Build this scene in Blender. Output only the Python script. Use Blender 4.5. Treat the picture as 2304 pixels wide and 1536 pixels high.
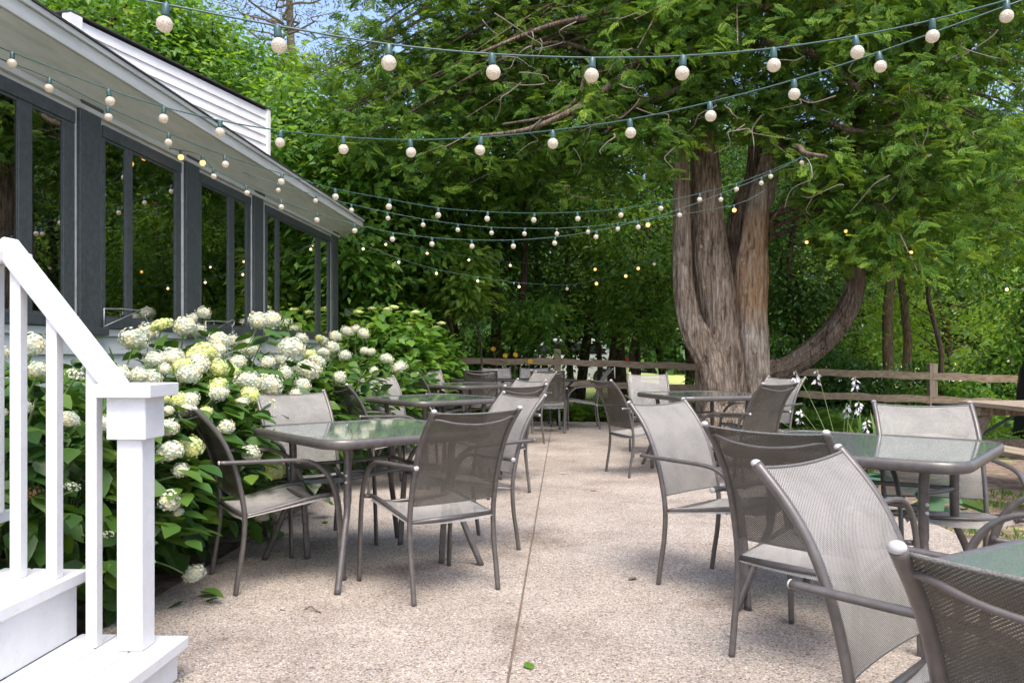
import bpy, math, random
import numpy as np
from mathutils import Vector, Matrix, noise as mnoise

for o in list(bpy.data.objects):
    bpy.data.objects.remove(o)
S = bpy.context.scene
COL = S.collection
R = math.radians
random.seed(7)
rng = np.random.default_rng(7)

# ------------------------------------------------------------------ camera
F, HY, HC = 1870.0, 790.0, 1.2
TH = math.atan(118 / F)
CT, ST = math.cos(TH), math.sin(TH)
cam = bpy.data.cameras.new('camera')
cam.sensor_width = 36.0
cam.lens = F / 2304 * 36
cam.shift_y = (HY - 768) / 2304
cam.clip_start = 0.05
cam.clip_end = 400
camo = bpy.data.objects.new('camera', cam)
COL.objects.link(camo)
camo.location = (0, 0, HC)
camo.rotation_euler = (R(90), 0, TH)
S.camera = camo

# ------------------------------------------------------------------ light
S.view_settings.view_transform = 'Standard'
S.view_settings.look = 'None'
S.view_settings.exposure = 1.55
S.view_settings.gamma = 1.0
S.view_settings.use_curve_mapping = False
sdir = Vector((0.12, -0.44, 0.89)).normalized()
world = bpy.data.worlds.new('World')
S.world = world
world.use_nodes = True
wn = world.node_tree
sky = wn.nodes.new('ShaderNodeTexSky')
sky.sky_type = 'NISHITA'
sky.sun_disc = False
sky.sun_elevation = math.asin(sdir.z)
sky.sun_rotation = math.atan2(sdir.x, sdir.y) % (2 * math.pi)
sky.air_density = 0.8
sky.dust_density = 3.5
wn.links.new(sky.outputs[0], wn.nodes['Background'].inputs[0])
wn.nodes['Background'].inputs[1].default_value = 0.15
sl = bpy.data.lights.new('sun', 'SUN')
sl.energy = 1.15
sl.angle = R(32)
sl.color = (1.0, 0.965, 0.90)
so = bpy.data.objects.new('sun', sl)
COL.objects.link(so)
so.rotation_euler = sdir.to_track_quat('Z', 'Y').to_euler()
S.cycles.max_bounces = 8
S.cycles.diffuse_bounces = 4
S.cycles.glossy_bounces = 4
S.cycles.transmission_bounces = 6
S.cycles.transparent_max_bounces = 20
S.cycles.use_denoising = True
S.cycles.denoiser = 'OPENIMAGEDENOISE'
S.cycles.denoising_input_passes = 'RGB_ALBEDO_NORMAL'
S.cycles.denoising_prefilter = 'NONE'


# ------------------------------------------------------------------ helpers
def W(xc, d, z=0.0):
    """camera-plane ground coordinates (right, ahead, up) -> world"""
    return Vector((xc * CT - d * ST, xc * ST + d * CT, z))


def wdir(fx, fd):
    v = Vector((fx * CT - fd * ST, fx * ST + fd * CT, 0))
    return v.normalized()


def PT(px, py, d):
    return W((px - 1152) / F * d, d, HC - (py - HY) * d / F)


def tag(o, label=None, cat=None, group=None, kind=None):
    if label: o['label'] = label
    if cat: o['category'] = cat
    if group: o['group'] = group
    if kind: o['kind'] = kind
    return o


def empty(name, loc, rz=0.0, label=None, cat=None, group=None):
    o = bpy.data.objects.new(name, None)
    COL.objects.link(o)
    o.location = loc
    o.rotation_euler = (0, 0, rz)
    o.empty_display_size = 0.1
    return tag(o, label, cat, group)


def link(name, me, parent=None):
    o = bpy.data.objects.new(name, me)
    COL.objects.link(o)
    if parent is not None: o.parent = parent
    return o


def copy_tree(o, parent=None):
    c = o.copy()
    COL.objects.link(c)
    if parent is not None: c.parent = parent
    for ch in list(o.children):
        copy_tree(ch, c)
    return c


class MB:
    """collects shapes into ONE mesh"""
    def __init__(s):
        s.v, s.f, s.sm, s.uv, s.mi = [], [], [], {}, []
        s.cur = 0

    def face(s, idx, smooth=False):
        s.f.append(tuple(idx)); s.sm.append(smooth); s.mi.append(s.cur)

    def box(s, x0, x1, y0, y1, z0, z1, M=None):
        b = len(s.v)
        for z in (z0, z1):
            for (x, y) in ((x0, y0), (x1, y0), (x1, y1), (x0, y1)):
                p = Vector((x, y, z))
                s.v.append(M @ p if M is not None else p)
        for q in ((3, 2, 1, 0), (4, 5, 6, 7), (0, 1, 5, 4), (1, 2, 6, 5), (2, 3, 7, 6), (3, 0, 4, 7)):
            s.face([b + i for i in q])
        return s

    def bar(s, a, b, w, h, up=(0, 0, 1)):
        """rectangular bar from a to b: w sideways, h along up"""
        a, b = Vector(a), Vector(b)
        y = (b - a); L = y.length; y.normalize()
        u = Vector(up)
        x = y.cross(u).normalized()
        z = x.cross(y)
        M = Matrix(((x.x, y.x, z.x, a.x), (x.y, y.y, z.y, a.y), (x.z, y.z, z.z, a.z), (0, 0, 0, 1)))
        return s.box(-w / 2, w / 2, 0, L, -h / 2, h / 2, M)

    def tube(s, pts, rad, n=10, caps=True, closed=False, ref=None, rad2=None, fn=None):
        """sweep; rad along ref-perpendicular, rad2 (optional) along ref x tangent"""
        P = [Vector(p) for p in pts]
        m = len(P)
        rr = rad if isinstance(rad, (list, tuple)) else [rad] * m
        r2 = rad2 if isinstance(rad2, (list, tuple)) else ([rad2] * m if rad2 is not None else rr)
        T = []
        for i in range(m):
            if closed: t = P[(i + 1) % m] - P[i - 1]
            else: t = P[min(i + 1, m - 1)] - P[max(i - 1, 0)]
            T.append(t.normalized() if t.length > 1e-9 else Vector((0, 0, 1)))
        if ref is not None:
            N = [(Vector(ref) - t * t.dot(Vector(ref))).normalized() for t in T]
        else:
            a = Vector((0, 0, 1)) if abs(T[0].z) < 0.9 else Vector((1, 0, 0))
            nn = (a - T[0] * a.dot(T[0])).normalized()
            N = [nn]
            for i in range(1, m):
                nn = N[-1] - T[i] * N[-1].dot(T[i])
                N.append(nn.normalized())
        b0 = len(s.v)
        for i in range(m):
            B = T[i].cross(N[i])
            for k in range(n):
                a = 2 * math.pi * k / n
                f = fn(i, k, a) if fn else 1.0
                s.v.append(P[i] + N[i] * (math.cos(a) * rr[i] * f) + B * (math.sin(a) * r2[i] * f))
        for i in range(m if closed else m - 1):
            j = (i + 1) % m
            for k in range(n):
                k2 = (k + 1) % n
                s.face((b0 + i * n + k, b0 + i * n + k2, b0 + j * n + k2, b0 + j * n + k), True)
        if caps and not closed:
            s.face([b0 + k for k in range(n)][::-1])
            s.face([b0 + (m - 1) * n + k for k in range(n)])
        return s

    def lathe(s, prof, n=16, c=(0, 0, 0), M=None):
        b0 = len(s.v)
        for (r, z) in prof:
            for k in range(n):
                a = 2 * math.pi * k / n
                p = Vector((r * math.cos(a) + c[0], r * math.sin(a) + c[1], z + c[2]))
                s.v.append(M @ p if M is not None else p)
        for i in range(len(prof) - 1):
            for k in range(n):
                k2 = (k + 1) % n
                s.face((b0 + i * n + k, b0 + i * n + k2, b0 + (i + 1) * n + k2, b0 + (i + 1) * n + k), True)
        return s

    def ball(s, c, r, n=12, m=8, sc=(1, 1, 1), M=None):
        prof = [(max(1e-4, math.sin(math.pi * i / m)) , -math.cos(math.pi * i / m)) for i in range(m + 1)]
        b0 = len(s.v)
        for (q, z) in prof:
            for k in range(n):
                a = 2 * math.pi * k / n
                p = Vector((q * math.cos(a) * r * sc[0], q * math.sin(a) * r * sc[1], z * r * sc[2]))
                p = (M @ p) if M is not None else p
                s.v.append(p + Vector(c))
        for i in range(m):
            for k in range(n):
                k2 = (k + 1) % n
                s.face((b0 + i * n + k, b0 + i * n + k2, b0 + (i + 1) * n + k2, b0 + (i + 1) * n + k), True)
        return s

    def grid(s, fn, nu, nv, uvfn=None):
        b0 = len(s.v)
        for j in range(nv + 1):
            for i in range(nu + 1):
                s.v.append(Vector(fn(i / nu, j / nv)))
                if uvfn: s.uv[len(s.v) - 1] = uvfn(i / nu, j / nv)
        for j in range(nv):
            for i in range(nu):
                a = b0 + j * (nu + 1) + i
                s.face((a, a + 1, a + nu + 2, a + nu + 1), True)
        return s

    def mesh(s, name, mats):
        me = bpy.data.meshes.new(name)
        me.from_pydata([tuple(p) for p in s.v], [], s.f)
        mats = mats if isinstance(mats, (list, tuple)) else [mats]
        for m in mats: me.materials.append(m)
        me.polygons.foreach_set('use_smooth', s.sm)
        if len(mats) > 1: me.polygons.foreach_set('material_index', s.mi)
        if s.uv:
            uvl = me.uv_layers.new(name='UVMap')
            vi = np.zeros(len(me.loops), dtype=np.int32)
            me.loops.foreach_get('vertex_index', vi)
            arr = np.zeros((len(s.v), 2))
            for k, t in s.uv.items(): arr[k] = t
            uvl.data.foreach_set('uv', arr[vi].ravel())
        me.update()
        return me

    def build(s, name, mats, parent=None, bevel=0.0):
        o = link(name, s.mesh(name, mats), parent)
        if bevel:
            b = o.modifiers.new('bevel', 'BEVEL')
            b.width = bevel; b.segments = 2; b.limit_method = 'ANGLE'; b.angle_limit = R(40)
        return o


def spline(pts, n=8):
    """catmull-rom through tuples of any length"""
    P = [np.array(p, float) for p in pts]
    out = []
    for i in range(len(P) - 1):
        p0, p1, p2, p3 = P[max(i - 1, 0)], P[i], P[i + 1], P[min(i + 2, len(P) - 1)]
        for k in range(n):
            t = k / n
            out.append(0.5 * ((2 * p1) + (-p0 + p2) * t + (2 * p0 - 5 * p1 + 4 * p2 - p3) * t * t + (-p0 + 3 * p1 - 3 * p2 + p3) * t ** 3))
    out.append(P[-1])
    return out


def norm(a):
    return a / np.maximum(np.linalg.norm(a, axis=1, keepdims=True), 1e-9)


def array_mesh(name, V, Fq, mats, midx=None, smooth=False):
    """V (n,3), Fq (m,k) -> mesh, fast"""
    me = bpy.data.meshes.new(name)
    m, k = Fq.shape
    me.vertices.add(len(V)); me.vertices.foreach_set('co', np.ascontiguousarray(V, dtype=np.float32).ravel())
    me.loops.add(m * k); me.loops.foreach_set('vertex_index', np.ascontiguousarray(Fq, dtype=np.int32).ravel())
    me.polygons.add(m); me.polygons.foreach_set('loop_start', np.arange(0, m * k, k, dtype=np.int32))
    mats = mats if isinstance(mats, (list, tuple)) else [mats]
    for t in mats: me.materials.append(t)
    if midx is not None: me.polygons.foreach_set('material_index', midx.astype(np.int32))
    me.polygons.foreach_set('use_smooth', np.full(m, smooth))
    me.update(calc_edges=True)
    return me


def scatter(T, pos, Y, Z, s):
    """instances of a template (verts k,3; quads q,4) as plain arrays; Y = along, Z = normal"""
    tv, tf = T
    Y = norm(Y)
    Z = norm(Z - Y * np.sum(Y * Z, axis=1, keepdims=True))
    X = np.cross(Y, Z)
    s = np.asarray(s, float)
    if s.ndim == 1: s = np.repeat(s[:, None], 3, axis=1)
    V = (pos[:, None, :] + tv[None, :, 0:1] * (X * s[:, 0:1])[:, None, :] + tv[None, :, 1:2] * (Y * s[:, 1:2])[:, None, :]
         + tv[None, :, 2:3] * (Z * s[:, 2:3])[:, None, :])
    n, k = len(pos), len(tv)
    Fq = (tf[None, :, :] + (np.arange(n) * k)[:, None, None]).reshape(-1, tf.shape[1])
    return V.reshape(-1, 3), Fq


def merge(parts):
    Vs, Fs, off = [], [], 0
    for V, Fq in parts:
        Vs.append(V); Fs.append(Fq + off); off += len(V)
    return np.concatenate(Vs), np.concatenate(Fs)


# ------------------------------------------------------------------ materials
def nt_mat(name):
    m = bpy.data.materials.new(name)
    m.use_nodes = True
    nt = m.node_tree
    b = nt.nodes['Principled BSDF']
    return m, nt, b


def add(nt, t, **kw):
    n = nt.nodes.new(t)
    for k, v in kw.items(): setattr(n, k, v)
    return n


def coords(nt, kind='Object', scale=None):
    tc = add(nt, 'ShaderNodeTexCoord')
    if scale is None: return tc.outputs[kind]
    mp = add(nt, 'ShaderNodeMapping')
    mp.inputs['Scale'].default_value = scale
    nt.links.new(tc.outputs[kind], mp.inputs[0])
    return mp.outputs[0]


def ramp(nt, fac, stops):
    r = add(nt, 'ShaderNodeValToRGB')
    e = r.color_ramp.elements
    while len(e) > 1: e.remove(e[0])
    e[0].position = stops[0][0]; e[0].color = (*stops[0][1], 1)
    for p, c in stops[1:]:
        q = e.new(p); q.color = (*c, 1)
    nt.links.new(fac, r.inputs[0])
    return r.outputs[0]


def noise_tex(nt, vec, scale, detail=4, rough=0.55):
    n = add(nt, 'ShaderNodeTexNoise')
    n.inputs['Scale'].default_value = scale
    n.inputs['Detail'].default_value = detail
    n.inputs['Roughness'].default_value = rough
    nt.links.new(vec, n.inputs['Vector'])
    return n.outputs['Fac']


def bump(nt, b, h, strength=0.3, dist=0.01):
    bp = add(nt, 'ShaderNodeBump')
    bp.inputs['Strength'].default_value = strength
    bp.inputs['Distance'].default_value = dist
    nt.links.new(h, bp.inputs['Height'])
    nt.links.new(bp.outputs[0], b.inputs['Normal'])


def plain(name, c, rough=0.5, metal=0.0, var=0.12, scale=9.0, bmp=0.0, c2=None, spec=0.5, stretch=(1, 1, 1)):
    m, nt, b = nt_mat(name)
    c2 = c2 or tuple(x * (1 - var * 1.6) for x in c)
    f = noise_tex(nt, coords(nt, 'Object', stretch), scale, 6, 0.62)
    nt.links.new(ramp(nt, f, [(0.33, c2), (0.66, c)]), b.inputs['Base Color'])
    b.inputs['Roughness'].default_value = rough
    b.inputs['Metallic'].default_value = metal
    b.inputs['Specular IOR Level'].default_value = spec
    if bmp: bump(nt, b, f, bmp)
    return m


def leaf_mat(name, cols, trans=0.45, rough=0.45, spec=0.4, tint=(1.9, 1.7, 0.7, 1)):
    """leaf colours differ from leaf to leaf; light also passes through the leaf"""
    m, nt, b = nt_mat(name)
    g = add(nt, 'ShaderNodeNewGeometry')
    n = len(cols)
    c = ramp(nt, g.outputs['Random Per Island'], [(i / (n - 1), x) for i, x in enumerate(cols)])
    big = noise_tex(nt, coords(nt), 1.1, 3)
    mx = add(nt, 'ShaderNodeMix', data_type='RGBA', blend_type='MULTIPLY')
    mx.inputs[0].default_value = 1
    nt.links.new(c, mx.inputs[6])
    nt.links.new(ramp(nt, big, [(0.28, (0.62, 0.74, 0.7)), (0.5, (1, 1, 1)), (0.72, (1.42, 1.22, 0.9))]), mx.inputs[7])
    nt.links.new(mx.outputs[2], b.inputs['Base Color'])
    b.inputs['Roughness'].default_value = rough
    b.inputs['Specular IOR Level'].default_value = spec
    t = add(nt, 'ShaderNodeBsdfTranslucent')
    mt = add(nt, 'ShaderNodeMix', data_type='RGBA', blend_type='MULTIPLY')
    mt.inputs[0].default_value = 1
    nt.links.new(mx.outputs[2], mt.inputs[6])
    mt.inputs[7].default_value = tint
    nt.links.new(mt.outputs[2], t.inputs[0])
    ms = add(nt, 'ShaderNodeMixShader')
    ms.inputs[0].default_value = trans
    out = nt.nodes['Material Output']
    nt.links.new(b.outputs[0], ms.inputs[1]); nt.links.new(t.outputs[0], ms.inputs[2])
    nt.links.new(ms.outputs[0], out.inputs[0])
    return m


def bark_mat(name, dark, light, scale=14.0, stretch=(1, 1, 0.16), strength=0.9, extra=None):
    m, nt, b = nt_mat(name)
    f = noise_tex(nt, coords(nt, 'Object', stretch), scale, 9, 0.72)
    mid = tuple(0.45 * a + 0.55 * q for a, q in zip(dark, light))
    c = ramp(nt, f, [(0.37, dark), (0.47, mid), (0.66, light)])
    # long fissures between the bark strips
    wv = noise_tex(nt, coords(nt), 4.0, 4)
    mp = add(nt, 'ShaderNodeMapping'); mp.inputs['Scale'].default_value = (scale * 1.7, scale * 1.7, scale * 0.085)
    tc = add(nt, 'ShaderNodeTexCoord')
    ad = add(nt, 'ShaderNodeVectorMath', operation='MULTIPLY_ADD')
    ad.inputs[1].default_value = (0.09, 0.09, 0.0)
    nt.links.new(wv, ad.inputs[0]); nt.links.new(tc.outputs['Object'], ad.inputs[2])
    nt.links.new(ad.outputs[0], mp.inputs[0])
    vo = add(nt, 'ShaderNodeTexVoronoi', feature='DISTANCE_TO_EDGE'); vo.inputs['Scale'].default_value = 1.0
    nt.links.new(mp.outputs[0], vo.inputs['Vector'])
    fis = ramp(nt, vo.outputs['Distance'], [(0.0, (0.30, 0.27, 0.25)), (0.09, (0.80, 0.78, 0.76)), (0.22, (1.06, 1.05, 1.04))])
    m0 = add(nt, 'ShaderNodeMix', data_type='RGBA', blend_type='MULTIPLY'); m0.inputs[0].default_value = 0.7
    nt.links.new(c, m0.inputs[6]); nt.links.new(fis, m0.inputs[7])
    big = noise_tex(nt, coords(nt), 2.3, 6, 0.65)
    mx = add(nt, 'ShaderNodeMix', data_type='RGBA', blend_type='MULTIPLY')
    mx.inputs[0].default_value = 1
    nt.links.new(m0.outputs[2], mx.inputs[6])
    nt.links.new(ramp(nt, big, [(0.3, (0.62, 0.57, 0.52)), (0.5, (0.95, 0.92, 0.88)), (0.7, (1.2, 1.2, 1.2))]), mx.inputs[7])
    col = mx.outputs[2]
    if extra: col = extra(nt, col)
    nt.links.new(col, b.inputs['Base Color'])
    b.inputs['Roughness'].default_value = 0.9
    b.inputs['Specular IOR Level'].default_value = 0.2
    h = add(nt, 'ShaderNodeMath', operation='ADD')
    mn_ = add(nt, 'ShaderNodeMath', operation='MINIMUM'); mn_.inputs[1].default_value = 0.25
    nt.links.new(vo.outputs['Distance'], mn_.inputs[0])
    nt.links.new(mn_.outputs[0], h.inputs[0]); nt.links.new(f, h.inputs[1])
    bump(nt, b, h.outputs[0], strength, 0.04)
    return m


def metal_mat():
    m, nt, b = nt_mat('taupe_powder_coat')
    f = noise_tex(nt, coords(nt), 30, 5)
    nt.links.new(ramp(nt, f, [(0.3, (0.098, 0.087, 0.080)), (0.7, (0.142, 0.127, 0.118))]), b.inputs['Base Color'])
    b.inputs['Metallic'].default_value = 0.35
    b.inputs['Roughness'].default_value = 0.36
    return m


def weave_mat(name='woven_sling_mesh', th=0.37, c3=((0.085, 0.081, 0.075), (0.225, 0.217, 0.205), (0.375, 0.362, 0.34))):
    m, nt, b = nt_mat(name)
    uv = add(nt, 'ShaderNodeUVMap')
    sp = add(nt, 'ShaderNodeSeparateXYZ')
    nt.links.new(uv.outputs[0], sp.inputs[0])
    def sn(sock, period, ph=0.0):
        a = add(nt, 'ShaderNodeMath', operation='MULTIPLY'); a.inputs[1].default_value = 2 * math.pi / period
        nt.links.new(sock, a.inputs[0])
        q = add(nt, 'ShaderNodeMath', operation='SINE')
        nt.links.new(a.outputs[0], q.inputs[0])
        return q.outputs[0]
    p = 0.0085
    pr = add(nt, 'ShaderNodeMath', operation='MULTIPLY')
    nt.links.new(sn(sp.outputs[0], p), pr.inputs[0]); nt.links.new(sn(sp.outputs[1], p * 0.85), pr.inputs[1])
    mr = add(nt, 'ShaderNodeMapRange'); mr.inputs[1].default_value = -1; mr.inputs[2].default_value = 1
    nt.links.new(pr.outputs[0], mr.inputs[0])
    f = mr.outputs[0]
    col = ramp(nt, f, [(0.15, c3[0]), (0.38, c3[1]), (0.75, c3[2])])
    st = noise_tex(nt, coords(nt), 7, 5)
    mx = add(nt, 'ShaderNodeMix', data_type='RGBA', blend_type='MULTIPLY'); mx.inputs[0].default_value = 1
    nt.links.new(col, mx.inputs[6]); nt.links.new(ramp(nt, st, [(0.3, (0.8, 0.79, 0.76)), (0.65, (1.08, 1.06, 1.05))]), mx.inputs[7])
    nt.links.new(mx.outputs[2], b.inputs['Base Color'])
    b.inputs['Roughness'].default_value = 0.7
    b.inputs['Specular IOR Level'].default_value = 0.3
    bump(nt, b, f, 0.5, 0.002)
    # holes between the threads
    hole = ramp(nt, f, [(0.0, (1, 1, 1)), (th, (1, 1, 1)), (th + 0.07, (0, 0, 0))])
    tr = add(nt, 'ShaderNodeBsdfTransparent')
    ms = add(nt, 'ShaderNodeMixShader')
    nt.links.new(hole, ms.inputs[0]); nt.links.new(b.outputs[0], ms.inputs[1]); nt.links.new(tr.outputs[0], ms.inputs[2])
    nt.links.new(ms.outputs[0], nt.nodes['Material Output'].inputs[0])
    return m


def table_glass_mat():
    m, nt, b = nt_mat('pebbled_table_glass')
    f = noise_tex(nt, coords(nt), 5, 5)
    nt.links.new(ramp(nt, f, [(0.3, (0.175, 0.225, 0.21)), (0.7, (0.22, 0.265, 0.25))]), b.inputs['Base Color'])
    b.inputs['Roughness'].default_value = 0.055
    b.inputs['Specular IOR Level'].default_value = 0.75
    b.inputs['IOR'].default_value = 1.6
    b.inputs['Coat Weight'].default_value = 0.6
    b.inputs['Coat Roughness'].default_value = 0.03
    tr = add(nt, 'ShaderNodeBsdfTransparent'); tr.inputs[0].default_value = (0.62, 0.80, 0.74, 1)
    ms = add(nt, 'ShaderNodeMixShader'); ms.inputs[0].default_value = 0.15
    nt.links.new(b.outputs[0], ms.inputs[1]); nt.links.new(tr.outputs[0], ms.inputs[2])
    nt.links.new(ms.outputs[0], nt.nodes['Material Output'].inputs[0])
    fine = noise_tex(nt, coords(nt), 160, 2)
    bump(nt, b, fine, 0.03, 0.002)
    return m


def pane_mat():
    m, nt, b = nt_mat('window_glass')
    nt.nodes.remove(b)
    gl = add(nt, 'ShaderNodeBsdfGlossy'); gl.inputs['Roughness'].default_value = 0.012
    gl.inputs[0].default_value = (0.95, 0.97, 0.95, 1)
    tr = add(nt, 'ShaderNodeBsdfTransparent'); tr.inputs[0].default_value = (0.80, 0.86, 0.82, 1)
    fr = add(nt, 'ShaderNodeFresnel'); fr.inputs[0].default_value = 1.52
    mu = add(nt, 'ShaderNodeMath', operation='MULTIPLY_ADD'); mu.inputs[1].default_value = 3.6; mu.inputs[2].default_value = 0.08
    mu.use_clamp = True
    nt.links.new(fr.outputs[0], mu.inputs[0])
    ms = add(nt, 'ShaderNodeMixShader')
    nt.links.new(mu.outputs[0], ms.inputs[0]); nt.links.new(tr.outputs[0], ms.inputs[1]); nt.links.new(gl.outputs[0], ms.inputs[2])
    w = noise_tex(nt, coords(nt), 1.3, 2)
    bp = add(nt, 'ShaderNodeBump'); bp.inputs['Strength'].default_value = 0.02; bp.inputs['Distance'].default_value = 0.05
    nt.links.new(w, bp.inputs['Height']); nt.links.new(bp.outputs[0], gl.inputs['Normal'])
    nt.links.new(ms.outputs[0], nt.nodes['Material Output'].inputs[0])
    return m


def aggregate_mat():
    m, nt, b = nt_mat('exposed_aggregate')
    v = coords(nt)
    vo = add(nt, 'ShaderNodeTexVoronoi'); vo.inputs['Scale'].default_value = 150
    nt.links.new(v, vo.inputs['Vector'])
    sp = add(nt, 'ShaderNodeSeparateColor'); nt.links.new(vo.outputs['Color'], sp.inputs[0])
    peb = ramp(nt, sp.outputs[0], [(0.0, (0.12, 0.102, 0.09)), (0.16, (0.28, 0.243, 0.21)), (0.45, (0.40, 0.353, 0.31)),
                                   (0.72, (0.48, 0.435, 0.39)), (0.9, (0.47, 0.37, 0.285)), (1.0, (0.70, 0.67, 0.63))])
    edge = ramp(nt, vo.outputs['Distance'], [(0.25, (1, 1, 1)), (0.75, (0.74, 0.72, 0.70))])
    m1 = add(nt, 'ShaderNodeMix', data_type='RGBA', blend_type='MULTIPLY'); m1.inputs[0].default_value = 1
    nt.links.new(peb, m1.inputs[6]); nt.links.new(edge, m1.inputs[7])
    st = noise_tex(nt, v, 1.6, 7, 0.62)
    m2 = add(nt, 'ShaderNodeMix', data_type='RGBA', blend_type='MULTIPLY'); m2.inputs[0].default_value = 1
    nt.links.new(m1.outputs[2], m2.inputs[6])
    nt.links.new(ramp(nt, st, [(0.32, (0.56, 0.525, 0.50)), (0.43, (0.80, 0.78, 0.765)), (0.55, (0.92, 0.915, 0.90)), (0.7, (1.06, 1.06, 1.05))]), m2.inputs[7])
    sm = noise_tex(nt, v, 14, 6, 0.7)
    m3 = add(nt, 'ShaderNodeMix', data_type='RGBA', blend_type='MULTIPLY'); m3.inputs[0].default_value = 1
    nt.links.new(m2.outputs[2], m3.inputs[6])
    nt.links.new(ramp(nt, sm, [(0.27, (0.55, 0.52, 0.5)), (0.40, (1, 1, 1)), (1, (1.05, 1.05, 1.05))]), m3.inputs[7])
    nt.links.new(m3.outputs[2], b.inputs['Base Color'])
    b.inputs['Roughness'].default_value = 0.8
    b.inputs['Specular IOR Level'].default_value = 0.3
    bp = add(nt, 'ShaderNodeBump'); bp.invert = True
    bp.inputs['Strength'].default_value = 0.5; bp.inputs['Distance'].default_value = 0.005
    nt.links.new(vo.outputs['Distance'], bp.inputs['Height']); nt.links.new(bp.outputs[0], b.inputs['Normal'])
    return m


def ground_mat():
    """soil near the patio, mown grass beyond the fence"""
    m, nt, b = nt_mat('soil_and_grass')
    v = coords(nt)
    sp = add(nt, 'ShaderNodeSeparateXYZ'); nt.links.new(v, sp.inputs[0])
    f = noise_tex(nt, v, 9, 8, 0.7)
    f2 = noise_tex(nt, v, 90, 4, 0.7)
    soil = ramp(nt, f, [(0.3, (0.085, 0.055, 0.040)), (0.5, (0.20, 0.145, 0.11)), (0.7, (0.33, 0.25, 0.19))])
    grass = ramp(nt, f2, [(0.3, (0.22, 0.27, 0.07)), (0.5, (0.36, 0.40, 0.13)), (0.7, (0.50, 0.50, 0.22))])
    e = add(nt, 'ShaderNodeMath', operation='ADD')
    nt.links.new(sp.outputs[1], e.inputs[0])
    w = noise_tex(nt, v, 0.8, 6)
    mul = add(nt, 'ShaderNodeMath', operation='MULTIPLY'); mul.inputs[1].default_value = 4
    nt.links.new(w, mul.inputs[0]); nt.links.new(mul.outputs[0], e.inputs[1])
    mr = add(nt, 'ShaderNodeMapRange'); mr.inputs[1].default_value = 18.5; mr.inputs[2].default_value = 20.5
    nt.links.new(e.outputs[0], mr.inputs[0])
    tuft = ramp(nt, noise_tex(nt, v, 3.2, 7, 0.75), [(0.57, (0, 0, 0)), (0.63, (0.7, 0.7, 0.7))])
    mxx = add(nt, 'ShaderNodeMath', operation='MAXIMUM')
    nt.links.new(mr.outputs[0], mxx.inputs[0]); nt.links.new(tuft, mxx.inputs[1])
    mx = add(nt, 'ShaderNodeMix', data_type='RGBA')
    nt.links.new(mxx.outputs[0], mx.inputs[0]); nt.links.new(soil, mx.inputs[6]); nt.links.new(grass, mx.inputs[7])
    nt.links.new(mx.outputs[2], b.inputs['Base Color'])
    b.inputs['Roughness'].default_value = 0.95
    b.inputs['Specular IOR Level'].default_value = 0.1
    bump(nt, b, f2, 0.6, 0.02)
    return m


def white_paint_mat():
    m, nt, b = nt_mat('white_gloss_paint')
    v = coords(nt)
    f = noise_tex(nt, coords(nt, 'Object', (40, 6, 40)), 3, 7, 0.7)
    sp = ramp(nt, noise_tex(nt, v, 28, 7, 0.78), [(0.25, (0.30, 0.285, 0.26)), (0.31, (0.57, 0.565, 0.56)), (0.45, (0.63, 0.63, 0.635)), (1, (0.66, 0.66, 0.67))])
    sm = ramp(nt, noise_tex(nt, v, 5, 5, 0.65), [(0.3, (0.90, 0.90, 0.89)), (0.6, (1, 1, 1))])
    mx = add(nt, 'ShaderNodeMix', data_type='RGBA', blend_type='MULTIPLY'); mx.inputs[0].default_value = 1
    nt.links.new(sp, mx.inputs[6]); nt.links.new(sm, mx.inputs[7])
    nt.links.new(mx.outputs[2], b.inputs['Base Color'])
    b.inputs['Roughness'].default_value = 0.42
    bump(nt, b, f, 0.25, 0.004)
    return m


def wood_mat(name, dark, light, axis=0, scale=5):
    st = [7, 7, 7]; st[axis] = 0.45
    m, nt, b = nt_mat(name)
    f = noise_tex(nt, coords(nt, 'Object', st), scale, 7, 0.65)
    nt.links.new(ramp(nt, f, [(0.32, dark), (0.66, light)]), b.inputs['Base Color'])
    b.inputs['Roughness'].default_value = 0.85
    b.inputs['Specular IOR Level'].default_value = 0.2
    bump(nt, b, f, 0.5, 0.006)
    return m


def bulb_mat(name, col, emit, ecol):
    m, nt, b = nt_mat(name)
    vo = add(nt, 'ShaderNodeTexVoronoi'); vo.inputs['Scale'].default_value = 190
    nt.links.new(coords(nt), vo.inputs['Vector'])
    nt.links.new(ramp(nt, vo.outputs['Distance'], [(0.1, col), (0.8, tuple(c * 0.72 for c in col))]), b.inputs['Base Color'])
    b.inputs['Roughness'].default_value = 0.14
    b.inputs['Transmission Weight'].default_value = 0.4
    b.inputs['Emission Color'].default_value = (*ecol, 1)
    b.inputs['Emission Strength'].default_value = emit
    bump(nt, b, vo.outputs['Distance'], 0.6, 0.004)
    return m


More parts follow.
